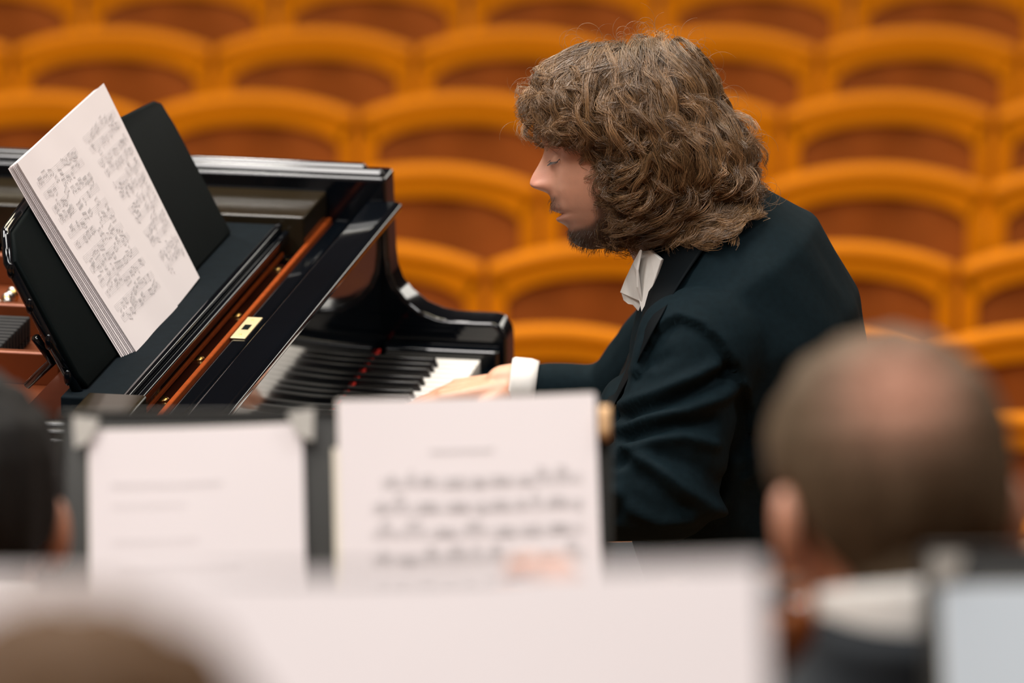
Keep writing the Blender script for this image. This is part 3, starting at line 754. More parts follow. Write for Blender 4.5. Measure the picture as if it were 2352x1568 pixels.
# cuffs
for k in 'lr':
    d = unit(EL[k]-WR[k]); 
    secs = [WR[k]+d*t+r*np.stack([np.cos(a)*bx + np.sin(a)*by for a in np.linspace(0, 6.2832, 28, endpoint=False)]) for bx, by, _ in [basis(d)] for t, r in ((.0, .030), (-.004, .0335), (.0, .0355), (.022, .036), (.032, .034))]
    obj('shirt_cuff', *loft(secs), LINEN, pianist, world=True)
# trousers and shoes
tp = [ellipsoid((.48, PY, .56), (.16, .19, .10))]
for s, k in ((-1, 'l'), (1, 'r')):
    hip = V3(.47, PY+s*.10, .55); kn = V3(.02, PY+s*.15, .53); an = V3(.00 if k == 'l' else -.14, PY+s*.12, .10)
    tp += [capsule(hip, kn, .095, .072), capsule(kn, an, .07, .055)]
    obj('shoe', *blob([capsule(an+V3(.04, 0, -.055), an+V3(-.17, s*.02, -.06), .036, .032), ellipsoid(an+V3(.03, 0, -.03), (.05, .04, .05))], .008, 4)[:2], SHOE, pianist, world=True)
obj('trousers', *blob(tp, .012, 5)[:2], BLACKW, pianist, world=True)

# ---- hair: locks that run from the crown over the skull, waving and curling at the ends
SIL = [(1208, 330), (1206, 270), (1204, 220), (1222, 165), (1285, 122), (1340, 96), (1420, 82), (1530, 76), (1592, 100), (1626, 150), (1652, 215), (1672, 262), (1722, 300), (1752, 350), (1748, 400), (1765, 440), (1752, 478), (1700, 505), (1640, 536), (1580, 558), (1510, 572), (1450, 574), (1390, 566), (1350, 520), (1340, 470), (1335, 420), (1300, 345), (1240, 340)]
HCp = np.array((1490, 325.)); PXM = 7.2/F
so = (np.array(SIL)-HCp)*V3(1, -1)[:2]*PXM                       # right, up (m) about the hair centre
sang = np.arctan2(so[:, 1], so[:, 0]); srad = np.hypot(so[:, 0], so[:, 1]); od = np.argsort(sang)
sang, srad = sang[od], srad[od]
def Rsil(a): return np.interp(a, np.concatenate([sang-2*math.pi, sang, sang+2*math.pi]), np.tile(srad, 3))
HC = on(*HCp, y=PY-.01); HC = HC + FWD*(((HO-HC) @ FWD))
# directions: r (image right), u (image up), l (towards viewer)
def shell(rd, k):
    """rd: unit dirs [..,3] in (r,u,l); k: layer 0..1 -> world points"""
    a = np.arctan2(rd[..., 1], rd[..., 0]); R_ = Rsil(a)
    lw = .124
    ip = np.hypot(rd[..., 0], rd[..., 1]); s = 1/np.sqrt((ip/R_)**2+(rd[..., 2]/lw)**2)
    return rd*(s*k)[..., None]
KR = unit((.12, 1.0, -.42)); K1 = unit(np.cross(KR, (0, 0, 1.))); K2 = np.cross(KR, K1)
FACEP = [(1150, 338), (1262, 338), (1296, 345), (1322, 385), (1332, 420), (1330, 455), (1322, 500), (1335, 545), (1385, 590), (1150, 640)]
NL, NS, NPt = 520, 22, 22
SV_, SR_, SCc = [], [], []
toWorld = lambda p: HC + p[..., 0:1]*RIGHT + p[..., 1:2]*UP - p[..., 2:3]*FWD
for L in range(NL):
    al = rng.uniform(0, 2*math.pi)
    if rng.random() < .45: al = rng.normal(0, .75)               # more on the viewer's side
    ax = math.cos(al)*1.0; 
    psi1 = 1.1+1.95*math.sqrt(rng.random()) if L % 4 else rng.uniform(.7, 1.6); ln = rng.uniform(.8, 1.5); psi0 = max(rng.uniform(.02, .25), psi1-ln)
    lay = rng.uniform(.80, 1.0) if rng.random() < .75 else rng.uniform(.66, .82)
    wav = rng.uniform(.007, .019); freq = rng.uniform(1.6, 3.0)*2*math.pi/ .95; ph0 = rng.uniform(0, 6.28); hel = rng.choice([-1, 1])
    fj = np.array((rng.normal(0, 7), rng.normal(0, 12))); curl = rng.uniform(.4, 1.25); drift = rng.normal(0, .22)
    tone = np.clip(rng.normal(1, .34), .4, 2.0)
    t = np.linspace(0, 1, NPt)
    for s in range(NS):
        j = rng.normal(0, 1, 6)
        psi = psi0+j[0]*.025+(psi1-psi0)*t*(1+.06*j[1])
        a_ = al+(drift*t**1.5)+j[2]*(.034-.008*t)/max(.35, math.sin(min(psi0+.5, 1.5)))*.8
        g = .16+.84*sstep(.7, 1.7, psi)
        rd = np.cos(psi)[:, None]*KR+np.sin(psi)[:, None]*(np.cos(a_)[:, None]*(-K2*-1)+np.sin(a_)[:, None]*K1)
        rd = rd/np.linalg.norm(rd, axis=1)[:, None]
        k = lay*(.86+.14*sstep(0, .35, t))+j[3]*.008
        P = shell(rd, k)
        # wave / helix about the path
        tan = np.gradient(P, axis=0); tan /= np.linalg.norm(tan, axis=1)[:, None]+1e-9
        n1 = rd-tan*np.sum(rd*tan, 1)[:, None]; n1 /= np.linalg.norm(n1, axis=1)[:, None]+1e-9; n2 = np.cross(tan, n1)
        th = ph0+freq*(psi-psi0)*(.7+.9*t*curl)+j[4]*.13; amp = wav*g*(.25+1.0*t**1.3*curl)
        P = P+n1*(amp*np.cos(th)*.8)[:, None]+n2*(amp*np.sin(th)*hel*1.15)[:, None]
        P += rng.normal(0, .0011, 3)+(rng.normal(0, .005, 3)*(t**2)[:, None] if rng.random() < .22 else rng.normal(0, .0012, 3)*t[:, None])
        Wp = toWorld(P); pxs = proj(Wp)
        bad = polymask(pxs+fj, FACEP)
        nk = int(np.argmax(bad)) if bad.any() else NPt
        if nk < 6: continue
        if nk < NPt:                                             # keep clear of the face: squeeze strand short of it
            ti = np.linspace(0, nk-1, NPt); Wp = np.stack([np.interp(ti, np.arange(NPt), Wp[:, c]) for c in range(3)], 1)
        SV_.append(Wp); SR_.append(rng.uniform(.00022, .00042)); SCc.append(tone*np.clip(rng.normal(1, .15), .6, 1.5))
# top and fringe: locks falling from the upper line of the head
def px2(p): return (np.asarray(p, float)-HCp)*np.array((1, -1))*PXM
for L in range(300):
    fringe = L % 3 == 0; fj = np.array((rng.normal(0, 7), rng.normal(0, 14)))
    if fringe:
        x0 = rng.uniform(1270, 1420); y0 = rng.uniform(100, 165); e = (rng.uniform(1208, 1345), rng.uniform(225, 352)); c1 = (min(x0, e[0])-rng.uniform(5, 45), y0+rng.uniform(15, 70))
        c1 = (max(c1[0], 1212), c1[1])
    else:
        x0 = rng.uniform(1330, 1610); y0 = 88+abs(x0-1490)*.12+rng.uniform(0, 60); dx = (x0-1440)*.5+rng.normal(0, 35); dy = rng.uniform(130, 270); e = (x0+dx, y0+dy); c1 = (x0+dx*1.05+rng.normal(0, 20), y0+dy*.35)
    tone = np.clip(rng.normal(1.1, .3), .5, 2.0); ph0 = rng.uniform(0, 6.28); fq = rng.uniform(5, 10); am = rng.uniform(.003, .011); cu = rng.uniform(.3, 1.3); sp_ = rng.choice([-1, 1]); li = rng.uniform(.82, 1.02); sg = -1 if (not fringe and rng.random() < .12) else 1
    t = np.linspace(0, 1, NPt)[:, None]
    for s in range(22):
        j = rng.normal(0, 1, 6); a, b, c = px2((x0, y0))+j[:2]*.0024, px2(c1)+j[:2]*.0026+rng.normal(0, .002, 2), px2(e)+rng.normal(0, .0035, 2)
        q = a*(1-t)**2+2*b*t*(1-t)+c*t*t
        rho = np.hypot(q[:, 0], q[:, 1]); R0 = Rsil(np.arctan2(q[:, 1], q[:, 0])); fac = np.minimum(1, .985*R0/np.maximum(rho, 1e-6)); q = q*fac[:, None]; rho = rho*fac
        lz = sg*.124*np.sqrt(np.clip(1-(rho/R0)**2, 0, 1))*(li+.02*j[2])
        th = ph0+fq*t[:, 0]*(1+.5*t[:, 0]*cu)+.15*j[3]; ge = .009*cu*sstep(.45, 1, t[:, 0])
        P = np.stack([q[:, 0]+am*(.3+t[:, 0])*np.sin(th)+ge*np.cos(th*1.3), q[:, 1]+.5*am*t[:, 0]*np.cos(th)+sp_*ge*np.sin(th*1.3), lz+am*t[:, 0]*np.cos(th)], 1)+rng.normal(0, .0007, 3)
        Wp = toWorld(P)
        bad = polymask(proj(Wp)+fj, FACEP); nk = int(np.argmax(bad)) if bad.any() else NPt
        if nk < 6: continue
        if nk < NPt:
            ti = np.linspace(0, nk-1, NPt); Wp = np.stack([np.interp(ti, np.arange(NPt), Wp[:, c_]) for c_ in range(3)], 1)
        SV_.append(Wp); SR_.append(rng.uniform(.00022, .0004)); SCc.append(tone*np.clip(rng.normal(1, .15), .6, 1.5))
# long ends lying on the collar and shoulder
for L in range(150):
    x0 = rng.uniform(1470, 1705); y0 = rng.uniform(330, 450); lim = np.interp(x0, [1470, 1560, 1650, 1730, 1790], [580, 568, 540, 505, 465])
    e = (x0+rng.normal(14, 30), lim+rng.uniform(-70, 6)); c1 = ((x0+e[0])/2+rng.normal(0, 22), (y0+e[1])/2)
    tone = np.clip(rng.normal(1, .32), .45, 2.0); ph0 = rng.uniform(0, 6.28); fq = rng.uniform(9, 15); cu = rng.uniform(.010, .021); off0 = rng.uniform(.002, .016); sp_ = rng.choice([-1, 1]); li = rng.uniform(.85, 1.03)
    t = np.linspace(0, 1, NPt)[:, None]
    for s in range(20):
        j = rng.normal(0, 1, 4); a, b, c = px2((x0, y0))+j[:2]*.0024, px2(c1)+j[:2]*.0024, px2(e)+j[:2]*.002+rng.normal(0, .002, 2)
        q = a*(1-t)**2+2*b*t*(1-t)+c*t*t; rho = np.hypot(q[:, 0], q[:, 1]); R0 = Rsil(np.arctan2(q[:, 1], q[:, 0]))
        lz = .124*np.sqrt(np.clip(1-(rho/R0)**2, .1, 1))*(li+.02*j[2]); th = ph0+fq*t[:, 0]+.12*j[3]; g = cu*sstep(.1, .8, t[:, 0])
        P = np.stack([q[:, 0]+g*np.cos(th), q[:, 1]+.6*g*np.sin(th)*sp_, lz+.7*g*np.sin(th)], 1)+rng.normal(0, .0007, 3)
        Wp = toWorld(P)
        if polymask(proj(Wp), FACEP).any(): continue
        for i in range(4, NPt, 1):                       # rest on the coat instead of sinking into it
            dv = Wp[i]-CAM; dl = np.linalg.norm(dv); h = bvh.ray_cast(Vector(CAM), Vector(dv/dl))
            if h[0] is not None and h[3] < dl+.004: Wp[i] = CAM+dv/dl*(h[3]-.004-off0*(1-.5*i/NPt)-.9*g[i]*(1+math.sin(th[i]))*.6-.002*abs(j[2]))
        SV_.append(Wp); SR_.append(rng.uniform(.00022, .0004)); SCc.append(tone*np.clip(rng.normal(1, .15), .6, 1.5))
# loose flyaway hairs and wisps
for q in range(420):
    a = rng.uniform(-.6, 3.7); r0 = Rsil(a)*rng.uniform(.88, .98); c0 = V3(math.cos(a)*r0, math.sin(a)*r0, rng.normal(0, .04))
    d0 = unit(V3(math.cos(a), math.sin(a), 0)*rng.uniform(.1, .8)+V3(math.sin(a), -math.cos(a), 0)*rng.choice([-1, 1])*rng.uniform(.3, 1)); n0 = V3(-d0[1], d0[0], .2)
    t = np.linspace(0, 1, NPt); Ln = rng.uniform(.02, .06); w_ = rng.uniform(2, 7)*rng.choice([-1, 1])
    ang = w_*t; P = c0+np.cumsum(np.cos(ang)[:, None]*d0+np.sin(ang)[:, None]*n0, 0)*Ln/NPt
    Wp = toWorld(P)
    if polymask(proj(Wp), FACEP).any(): continue
    SV_.append(Wp); SR_.append(rng.uniform(.00012, .0002)); SCc.append(1.3)
# moustache and beard bristles
okb = np.where((beard > .45) & (hloc[:, 0] > -.02) & (hloc[:, 2] < -.06))[0]
hn = hloc-V3(0, 0, -.05); hn[:, 2] *= .6; hn /= np.linalg.norm(hn, axis=1)[:, None]
for q in rng.choice(okb, 1500):
    p = hloc[q]+rng.normal(0, .0012, 3); ln = rng.uniform(.004, .010) if hloc[q, 2] < -.1 else rng.uniform(.003, .006)
    d = unit(hn[q]*.35+V3(.1, 0, -.9)+rng.normal(0, .3, 3)); t = np.linspace(0, 1, 6)
    P = p+d*ln*t[:, None]; P = np.stack([np.interp(np.linspace(0, 1, NPt), t, P[:, c]) for c in range(3)], 1)
    SV_.append(toW(P)); SR_.append(.00018); SCc.append(.32)
S = np.array(SV_); R_ = np.array(SR_); n = len(S)
tan = np.gradient(S, axis=1); tan /= np.linalg.norm(tan, axis=2)[..., None]+1e-9
ref = rng.normal(0, 1, (n, 1, 3)); xa = np.cross(tan, ref); xa /= np.linalg.norm(xa, axis=2)[..., None]+1e-9; ya = np.cross(tan, xa)
tt = np.linspace(0, 1, NPt); rad = R_[:, None]*(1-.55*tt**3)[None, :]
HVv = np.stack([S+rad[..., None]*(math.cos(a)*xa+math.sin(a)*ya) for a in (0, 2.094, 4.189)], 2)   # n, NPt, 3, 3
idx = np.arange(n*NPt*3).reshape(n, NPt, 3)
q = np.stack([idx[:, :-1, :], np.roll(idx, -1, 2)[:, :-1, :], np.roll(idx, -1, 2)[:, 1:, :], idx[:, 1:, :]], -1).reshape(-1, 4)
me = bpy.data.meshes.new('hair'); me.vertices.add(n*NPt*3); me.vertices.foreach_set('co', HVv.ravel())
me.loops.add(q.size); me.loops.foreach_set('vertex_index', q.ravel().astype(np.int32)); me.polygons.add(len(q))
me.polygons.foreach_set('loop_start', np.arange(0, q.size, 4, dtype=np.int32)); me.update(calc_edges=True)
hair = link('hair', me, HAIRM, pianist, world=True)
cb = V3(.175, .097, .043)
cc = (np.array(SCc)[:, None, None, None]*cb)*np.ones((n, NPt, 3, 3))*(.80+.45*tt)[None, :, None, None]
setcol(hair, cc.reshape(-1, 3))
# dark under-mass of the hair so the skull does not show
V, ok_, ids = [], [], {}
NA, NB = 64, 40
for i in range(NB+1):
    for j in range(NA):
        th, a = math.pi*i/NB, 2*math.pi*j/NA
        V.append(V3(math.sin(th)*math.cos(a), math.cos(th), math.sin(th)*math.sin(a)))
V = np.array(V); W3 = toWorld(shell(V, np.full(len(V), .82))+0*V)
bad = polymask(proj(W3), [(1100, 325), (1300, 325), (1345, 385), (1350, 500), (1420, 600), (1100, 650)]) | ((V[:, 0] < -.35) & (V[:, 1] < .25) & (V[:, 2] < .55))
Fc = [(i*NA+j, i*NA+(j+1) % NA, (i+1)*NA+(j+1) % NA, (i+1)*NA+j) for i in range(NB) for j in range(NA)]
Fc = [f for f in Fc if not any(bad[list(f)])]
obj('hair_undermass', W3, Fc, mat('hair_dark', (.075, .042, .022), .8, var=.3, scale=60, bump=.4, bscale=200), hair, world=True)

# piano bench
bench = empty('piano_bench', (.50, PY, 0), label='black padded piano bench under the seated pianist', cat='bench')
box('seat', (-.17, -.30, .40), (.17, .30, .465), SHOE, bench, bev=.02)
for sx in (-1, 1):
    for sy in (-1, 1): box('leg', (sx*.14-.02, sy*.26-.02, 0), (sx*.14+.02, sy*.26+.02, .405), LACQ, bench)
box('apron', (-.15, -.28, .34), (.15, .28, .41), LACQ, bench)

# ---- players in front, seen from behind
def musician(label, C0, yaw, floor, hairc, bald=0, jacketm=BLACKW, lhand=None, tilt=0, thick=.010, ears=True, hdir=None):
    """C0: centre of the head; yaw: facing angle (0 = +Y)"""
    f = V3(-math.sin(yaw), math.cos(yaw), 0); l = np.cross(V3(0, 0, 1), f)
    ff = f*math.cos(tilt)-V3(0, 0, math.sin(tilt)); uu = np.cross(ff, l)
    R = np.stack([ff, l, uu], 1); tw = lambda p: np.asarray(p) @ R.T+C0
    root = empty('person', (C0[0], C0[1], floor), label=label, cat='person')
    B = V3(C0[0], C0[1], 0)-f*.085; zs = C0[2]-.165                      # shoulder height
    seat = floor+.47
    base = C0-f*.072+V3(0, 0, -.135)
    shl = {s: V3(B[0], B[1], zs)+l*s*.175 for s in (-1, 1)}
    tgt = {1: lhand if lhand is not None else shl[1]+f*.30+l*.02+V3(0, 0, -.28), -1: shl[-1]+f*.34-l*.02+V3(0, 0, -.26)}
    elb = {}
    for s in (-1, 1):
        mid = (shl[s]+tgt[s])/2; elb[s] = mid+V3(0, 0, -.15)+l*s*.05
    hp = V3(B[0], B[1], seat+.08)
    bp = [capsule(tw((-.028, 0, -.06)), base, .056, .060), capsule(base-V3(0, 0, .10), hp, .08, .12)]
    jk = [loft([ring(hp+(V3(B[0], B[1], zs)-hp)*t+V3(0, 0, 0), f, l, a, b, 28, .85) for t, a, b in ((-.15, .13, .17), (.2, .125, .165), (.6, .125, .185), (.9, .11, .175), (1.05, .085, .12), (1.13, .072, .080), (1.19, .070, .077))])]
    tr = [ellipsoid(hp-V3(0, 0, .05), (.17, .17, .10))]
    hnds = []
    for s in (-1, 1):
        bp += [capsule(shl[s], elb[s], .045, .04), capsule(elb[s], tgt[s], .038, .028)]
        jk += [capsule(V3(B[0], B[1], zs+.0), shl[s]-V3(0, 0, .035), .062, .07), capsule(shl[s], elb[s], .068, .058), capsule(elb[s], elb[s]+(tgt[s]-elb[s])*.88, .056, .042)]
        kn = hp+f*.40+l*s*.13-V3(0, 0, .06); an = V3(kn[0], kn[1], floor+.09)-f*.04
        bp += [capsule(hp+l*s*.1-V3(0, 0, .05), kn, .065, .05), capsule(kn, an, .048, .038)]
        tr += [capsule(hp+l*s*.1-V3(0, 0, .05), kn, .088, .07), capsule(kn, an, .068, .058)]
        obj('shoe', *blob([capsule(an-f*.04-V3(0, 0, .05), an+f*.15-V3(0, 0, .055), .034, .032)], .01, 3)[:2], SHOE, root, world=True)
        ex = unit(tgt[s]-elb[s]); ez = unit(V3(0, 0, 1)-ex*ex[2]); ey = np.cross(ez, ex)
        if s == 1 and hdir is not None: ex = unit(hdir); ez = unit(-f*.6-l*.3); ez = unit(ez-ex*(ez @ ex)); ey = np.cross(ez, ex)
        elif s == 1 and lhand is not None: ez = unit(V3(0, 0, .4)-f*.3+l*.6); ez = unit(ez-ex*(ez @ ex)); ey = np.cross(ez, ex)
        hnds += place(hand_parts(-s, (.5, 1.0, .8) if s == 1 and lhand is not None else (.4, .7, .5)), tgt[s], ex, ey, ez)
    bv2, bf2, _ = blob(bp, .014, 4); hd, hdf, _ = blob(hnds, .004, 3)
    parts = [(tw(HG.reshape(-1, 3)), head_faces(NU, NP)), (bv2, bf2), (hd, hdf)]
    if ears: parts += [(tw(ear_part(s)[0]), ear_part(s)[1]) for s in (-1, 1)]
    Vv, Ff = merge(parts); bo = obj('body', Vv, Ff, SKIN, root, world=True); setcol(bo, np.tile(SKC*V3(1, .92, .85), (len(Vv), 1)))
    obj('jacket', *blob(jk, .010, 8)[:2], jacketm, root, world=True)
    obj('trousers', *blob(tr, .014, 4)[:2], BLACKW, root, world=True)
    # collar standing round the neck
    secs = []
    for t, r in ((-.03, .060), (.0, .0665), (.022, .0675), (.030, .066), (.022, .062), (-.03, .058)):
        c = base+V3(0, 0, .046+t)+f*(t+.03)*.45; secs.append(ring(c, unit(f-V3(0, 0, .35)), l, r*1.05, r, 28, 1))
    obj('shirt_collar', *loft(secs), LINEN, root, world=True)
    # hair cap
    G = HG; nrm = G-V3(-.005, 0, -.01); nrm /= np.linalg.norm(nrm, axis=2)[..., None]
    ang = np.arctan2(G[..., 1], G[..., 0]); aa = np.abs(ang)
    line = np.interp(aa, [0, .5, .95, 1.25, 1.5, 1.75, 2.05, 2.6, 3.15], [.072, .068, .045, .005, -.02, .004, -.045, -.088, -.096])
    msk = G[..., 2] > line
    crown = np.exp(-(((G[..., 0]+.070)/.034)**2+((G[..., 1]-.010)/.036)**2+((G[..., 2]-.058)/.036)**2))*bald
    th = thick*(sstep(0, .02, G[..., 2]-line))*(1-.8*np.clip(crown*1.3, 0, 1))+.0008
    th = th*(1+.25*np.sin(G[..., 1]*160)*np.sin(G[..., 0]*130))
    Gp = tw((G+nrm*th[..., None]).reshape(-1, 3)); mk = msk.reshape(-1)
    fc = [q for q in head_faces(NU, NP)[:-1] if mk[list(q)].all()]
    nv, nf = capsule(tw((-.036, 0, -.045)), tw((-.036, 0, -.045))*.42+(base-f*.006)*.58, .051, .056, 20)
    Gp, fc = merge([(Gp, fc), (nv, nf)])
    ho = obj('hair', Gp, fc, HAIRB, root, world=True)
    k = .8*np.clip(crown*1.25, 0, 1).reshape(-1)[:, None]
    setcol(ho, np.concatenate([V3(*hairc)*(1-k)+V3(.42, .20, .13)*k, np.tile(V3(*hairc), (len(nv), 1))]))
    # stage chair
    ch = empty('stage_chair', tuple(V3(B[0], B[1], floor)), yaw, label='black stage chair under the '+label.split(' ', 1)[1][:40].rsplit(' ', 1)[0], cat='chair')
    box('seat', (-.21, -.20, .42), (.21, .22, .46), CHAIRBK, ch, bev=.012)
    for sx in (-1, 1):
        for sy in (-1, 1): obj('leg', *tube([(sx*.19, sy*.19, 0), (sx*.18, sy*.18, .43)], .012, 8), CHAIRBK, ch)
        obj('back_post', *tube([(sx*.18, -.19, .44), (sx*.18, -.245, .78)], .011, 8), CHAIRBK, ch)
    box('backrest', (-.19, -.262, .58), (.19, -.232, .80), CHAIRBK, ch, bev=.01)
    return root, ch, tw
CB = on(2045, 1118, d=4.13)
LH = on(1385, 1700, d=4.28)
b_, c_, twb = musician('grey-haired violinist with a bald crown and white collar, seen from behind', CB, math.radians(24), .46, (.080, .054, .030), bald=1.0, lhand=LH, tilt=.33, hdir=V3(-.35, .1, .93))
c_['label'] = 'black stage chair under the balding violinist'
d_, c2, _ = musician('dark-haired player cut off by the left edge of the picture', on(-92, 1150, d=5.05), math.radians(14), .2, (.008, .007, .006), thick=.014, tilt=.2)
c2['label'] = 'black stage chair under the dark-haired player at left'
e_, c3, _ = musician('brown-haired player nearest the camera, only the head top in the bottom corner', on(165, 1990, d=2.42), math.radians(5), .8, (.085, .040, .012), thick=.013)
c3['label'] = 'black stage chair under the player nearest the camera'

# violin held by the balding player
va, vb = on(1862, 1405, d=4.22), on(1180, 1440, d=4.55)
vx = unit(vb-va); vz = unit(V3(.0, -.25, 1)-vx*(V3(.0, -.25, 1) @ vx)); vy = np.cross(vz, vx)
vio = empty('violin', tuple(va), label='reddish brown violin tucked under the chin of the balding player', cat='violin')
tv = lambda p: np.asarray(p, float) @ np.stack([vx, vy, vz], 1).T+va
ol = [(0, .0), (.004, .05), (.03, .085), (.08, .10), (.125, .092), (.15, .06), (.19, .055), (.225, .065), (.25, .08), (.29, .083), (.33, .065), (.352, .03), (.356, 0)]
ol = ol+[(x, -y) for x, y in ol[-2:0:-1]]
def vplate(z, k=1): return [tv((.178+(x-.178)*k, y*k, z)) for x, y in ol]
obj('soundbox', *loft([vplate(-.036, .9), vplate(-.034, .98), vplate(-.030), vplate(-.002), vplate(.003, .98), vplate(.010, .7), vplate(.012, .3)]), VIOLIN, vio, world=True)
obj('neck', *tube([tv((.34, 0, -.004)), tv((.49, 0, -.002))], [.014, .012], 10), VIOLIN, vio, world=True)
fb, ff_ = loft([[tv((x, -w_, z)), tv((x, w_, z)), tv((x, w_, z+.005)), tv((x, 0, z+.008)), tv((x, -w_, z+.005))] for x, w_, z in ((.23, .021, .020), (.49, .012, .008))])
obj('fingerboard', fb, ff_, EBONY, vio, world=True)
sp = [tv((.49+.075*t, 0, -.004-.01*t)) for t in np.linspace(0, 1, 5)]+[tv((.575+.014*math.cos(a), 0, -.012+.014*math.sin(a))) for a in np.linspace(-1.5, 4, 10)]
obj('scroll', *tube(sp, [.011]*5+list(np.linspace(.010, .006, 10)), 8), VIOLIN, vio, world=True)
for i in range(4):
    s = 1 if i % 2 else -1; x = .505+.015*i
    obj('peg', *tube([tv((x, -s*.012, -.006)), tv((x, s*.024, -.006)), tv((x, s*.040, -.006))], [.003, .0035, .006], 8), EBONY, vio, world=True)
obj('tailpiece', *loft([[tv((x, -w_, .016)), tv((x, w_, .016)), tv((x, w_, .022)), tv((x, -w_, .022))] for x, w_ in ((.01, .009), (.115, .020))]), EBONY, vio, world=True)
obj('bridge', *loft([[tv((.165, y, .010)), tv((.169, y, .010)), tv((.168, y, .010+h)), tv((.166, y, .010+h))] for y, h in ((-.02, .018), (0, .026), (.02, .018))]), PEGW, vio, world=True)
for i in range(4): obj('string', *tube([tv((.115, -.009+.006*i, .022)), tv((.167, -.012+.008*i, .036)), tv((.49, -.006+.004*i, .016))], .0006, 5), STEEL, vio, world=True)
obj('chin_rest', *ellipsoid(tv((.035, .045, .022)), (.03, .03, .010)), EBONY, vio, world=True)

# ------------------------------------------------------------------ music stands and their sheets
def stand(label, TL, TR, hgt, floor, tilt=.55):
    U = unit(TR-TL); w = np.linalg.norm(TR-TL); f = unit(np.cross(V3(0, 0, 1), U)); Vv = unit(V3(0, 0, 1)*math.cos(tilt)+f*math.sin(tilt)); n = np.cross(U, Vv)
    BL = TL-Vv*hgt; c = BL+U*w/2
    root = empty('music_stand', (c[0], c[1]+.06, floor), label=label, cat='music stand')
    tw = lambda a, b, o: BL+U*a+Vv*b+n*o
    def slab(name, a0, a1, b0, b1, o0, o1, par=root, m_=STANDM, bev=.002):
        bm = bmesh.new(); bm_box(bm, (a0, b0, o0), (a1, b1, o1), bev, 2)
        for v in bm.verts: v.co = Vector(tuple(tw(*v.co)))
        me = bpy.data.meshes.new(name); bm.to_mesh(me); bm.free(); return sharp(link(name, me, m_, par, world=True), 50)
    dk = slab('desk', 0, w, 0, hgt, -.003, 0)
    slab('desk_ledge', 0, w, -.004, .004, -.004, .055); slab('ledge_lip', 0, w, 0, .016, .052, .056)
    slab('side_flange', -.001, .003, 0, hgt, -.003, .006, dk); slab('side_flange', w-.003, w+.001, 0, hgt, -.003, .006, dk); slab('top_flange', 0, w, hgt-.003, hgt+.001, -.003, .006, dk)
    pv = tw(w/2, hgt*.45, -.02); ft = V3(pv[0], pv[1]+.03, floor)
    obj('tube', *tube([pv+V3(0, .03, 0), ft+V3(0, 0, .25)], .011, 10), STANDM, root, world=True)
    obj('outer_tube', *tube([ft+V3(0, 0, .75 if pv[2]-floor > .8 else .5), ft+V3(0, 0, .06)], .015, 10), STANDM, root, world=True)
    obj('tilt_knob', *ellipsoid(pv+V3(.03, .03, 0), (.02, .012, .02)), STANDM, root, world=True)
    for a in (.5, 2.6, 4.7): obj('leg', *tube([ft+V3(0, 0, .14), ft+V3(.16*math.cos(a), .16*math.sin(a), .09), ft+V3(.27*math.cos(a), .27*math.sin(a), .012)], .009, 8), STANDM, root, world=True)
    return root, tw, U, Vv, n, w
def sheet(label, tw, U, Vv, n, cTL, cTR, P0, hgt, m_, off, bow=.004, cat='sheet music', name='sheet_music', leaves=2, ext=0):
    TL = onplane(*cTL, P0+n*off, n); TR = onplane(*cTR, P0+n*off, n); UU = unit(TR-TL); w = np.linalg.norm(TR-TL); VV = unit(np.cross(n, UU))
    root = empty(name, tuple(TL-VV*hgt+UU*w/2), label=label, cat=cat)
    for i in range(leaves): page_obj('page', TL-VV*(hgt-.0015*i)+n*(-.0012*i)-UU*.001*i, UU, VV, w, hgt-.0005*i, m_ if i == 0 else PAPERC, root, n, bow=bow, world=True)
    return root, TL-VV*hgt, UU, VV, w
# A: two-sheet desk
TL, TR = on(140, 948, d=5.4), on(1402, 938, d=5.4)
sA, twA, UA, VA, nA, wA = stand('grey-black music stand with two white sheets, in front of the keyboard', TL, TR, .33, .2)
s1, bl, uu, vv, w1 = sheet('plain white sheet with faint lines on the left of the grey-black stand', twA, UA, VA, nA, (204, 988), (694, 972), TL, .30, PAPER, .008)
for (r, x0, x1, hh) in [(.055, .1, .62, .006), (.075, .1, .45, .004), (.11, .1, .5, .004), (.135, .12, .7, .003), (.16, .1, .55, .003), (.19, .12, .75, .004), (.22, .12, .6, .003)]:
    print_obj('printed_line', bl, uu, vv, w1, .30, ([(w1*x0, .30-r), (w1*x1, .30-r), (w1*x1, .30-r+hh*.18), (w1*x0, .30-r+hh*.18)], [(0, 1, 2, 3)]), INK, s1, nA, fn=lambda a, b: .001+.004*(4*(a-.5)**2-1)*(b**1.5))
for s, (u, v) in ((1, (196, 1000)), (-1, (694, 985))):
    c = onplane(u, v, TL+nA*.0135, nA); q = [c-uu*.012*s+vv*.020, c+uu*.014*s+vv*.016, c+uu*.004*s-vv*.006, c-uu*.010*s-vv*.012]
    cv, cf = loft([q, [p-nA*.0015 for p in q]]); o = obj('sleeve_corner', cv, cf, SLEEVE, s1, smooth=False)
    o.matrix_parent_inverse = pinv(s1)
for o in s1.children:
    if o.name.startswith('printed'): o.matrix_parent_inverse = pinv(s1)
s2, bl, uu, vv, w2 = sheet('white printed music with wide staves on the right of the grey-black stand', twA, UA, VA, nA, (776, 920), (1367, 903), TL, .335, PAPER, .016, leaves=2)
page_obj('page', bl-uu*.006-nA*.005, uu, vv, w2*.97, .29, PAPERC, s2, nA, bow=.004, world=True)
V, Fc = [], []; R = random.Random(5)
def qd(x0, y0, x1, y1, t):
    V.extend([(x0, y0-t/2), (x1, y1-t/2), (x1, y1+t/2), (x0, y0+t/2)]); Fc.append(tuple(range(len(V)-4, len(V))))
qd(w2*.35, .335-.052, w2*.6, .335-.052, .0012)
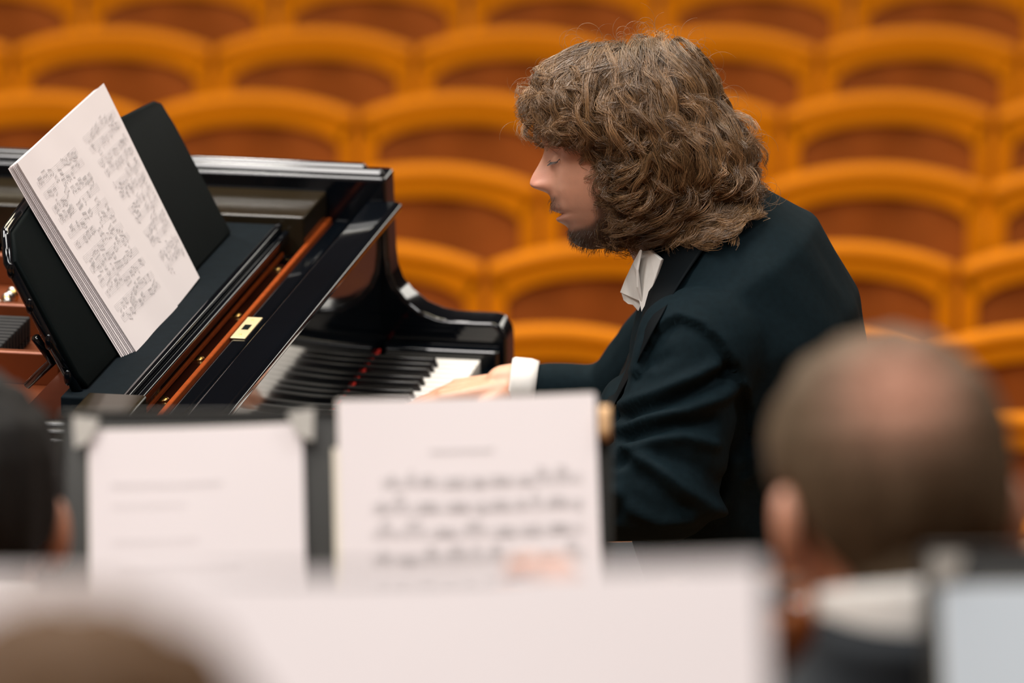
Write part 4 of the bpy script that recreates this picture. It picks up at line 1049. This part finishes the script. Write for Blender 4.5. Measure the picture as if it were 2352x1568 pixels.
for k in range(6):
    yb = .335-.083-.0245*k-.003
    x0 = w2*(.16 if k == 0 else .12)
    for j in range(5): qd(x0, yb+.0021*j, w2*.94, yb+.0021*j, .0005)
    x = x0+.008
    while x < w2*.92:
        y = yb+R.uniform(-.002, .009); st = R.choice([3, 4, 2]); sl = R.uniform(-.002, .002)
        for q_ in range(st):
            if x+q_*.0045 < w2*.93: qd(x+q_*.0045-.0012, y, x+q_*.0045+.0012, y, .0022); qd(x+q_*.0045+.001, y+.003, x+q_*.0045+.0014, y+.003, .0065)
        qd(x, y+.0065, min(x+(st-1)*.0045, w2*.93), y+.0065+sl, .0013)
        x += st*.0045+R.uniform(.003, .012)
print_obj('printed_notation', bl, uu, vv, w2, .335, (V, Fc), INKD, s2, nA, fn=lambda a, b: .001+.004*(4*(a-.5)**2-1)*(b**1.5), kind='stuff', world=True)
# wooden peg on the right edge of that stand
pg0 = onplane(1389, 975, TL+nA*.012, nA); peg = empty('clothes_peg', tuple(pg0), label='small wooden peg clipped to the right edge of the grey-black stand', cat='peg')
for o_ in (-.004, .006):
    cv, cf = loft([[pg0+UA*(a+.0)+VA*b+nA*(o_+t) for a, t in ((-.005, -.0035), (.005, -.0035), (.005, .0035), (-.005, .0035))] for b in (-.014, -.006, .004, .016)])
    obj('peg_jaw', cv, cf, PEGW, peg, world=True)
obj('peg_spring', *tube([pg0-UA*.006+nA*.001, pg0+UA*.006+nA*.001], .0028, 8), STEEL, peg, world=True)
# B: the nearest stand, its open score fills the bottom of the picture
TL, TR = on(-60, 1335, d=3.2), on(1770, 1310, d=3.2)
sB, twB, UB, VB, nB, wB = stand('near music stand hidden behind its large open white score', TL, TR, .31, .8, tilt=.80)
s3, bl, uu, vv, w3 = sheet('large open white score across the bottom, nearest of the sheets', twB, UB, VB, nB, (-70, 1318), (1752, 1290), TL, .34, PAPER, .010, bow=.005)
# C: the stand at the right edge
TL, TR = on(2118, 1262, d=4.0), on(3500, 1238, d=4.0)
sC, twC, UC, VC, nC, wC = stand('dark music stand with a bluish sheet, cut off by the right edge', TL, TR, .33, .46)
s4, bl, uu, vv, w4 = sheet('pale bluish sheet on the dark stand at the right edge', twC, UC, VC, nC, (2160, 1345), (2800, 1330), TL, .30, PAPERB, .010)
c = onplane(2165, 1305, TL+nC*.012, nC); q = [c-uu*.008+vv*.010, c+uu*.016+vv*.010, c+uu*.010-vv*.006, c-uu*.008-vv*.012]
cv, cf = loft([q, [p-nC*.002 for p in q]]); obj('sleeve_corner', cv, cf, SLEEVE, s4, smooth=False, world=True)
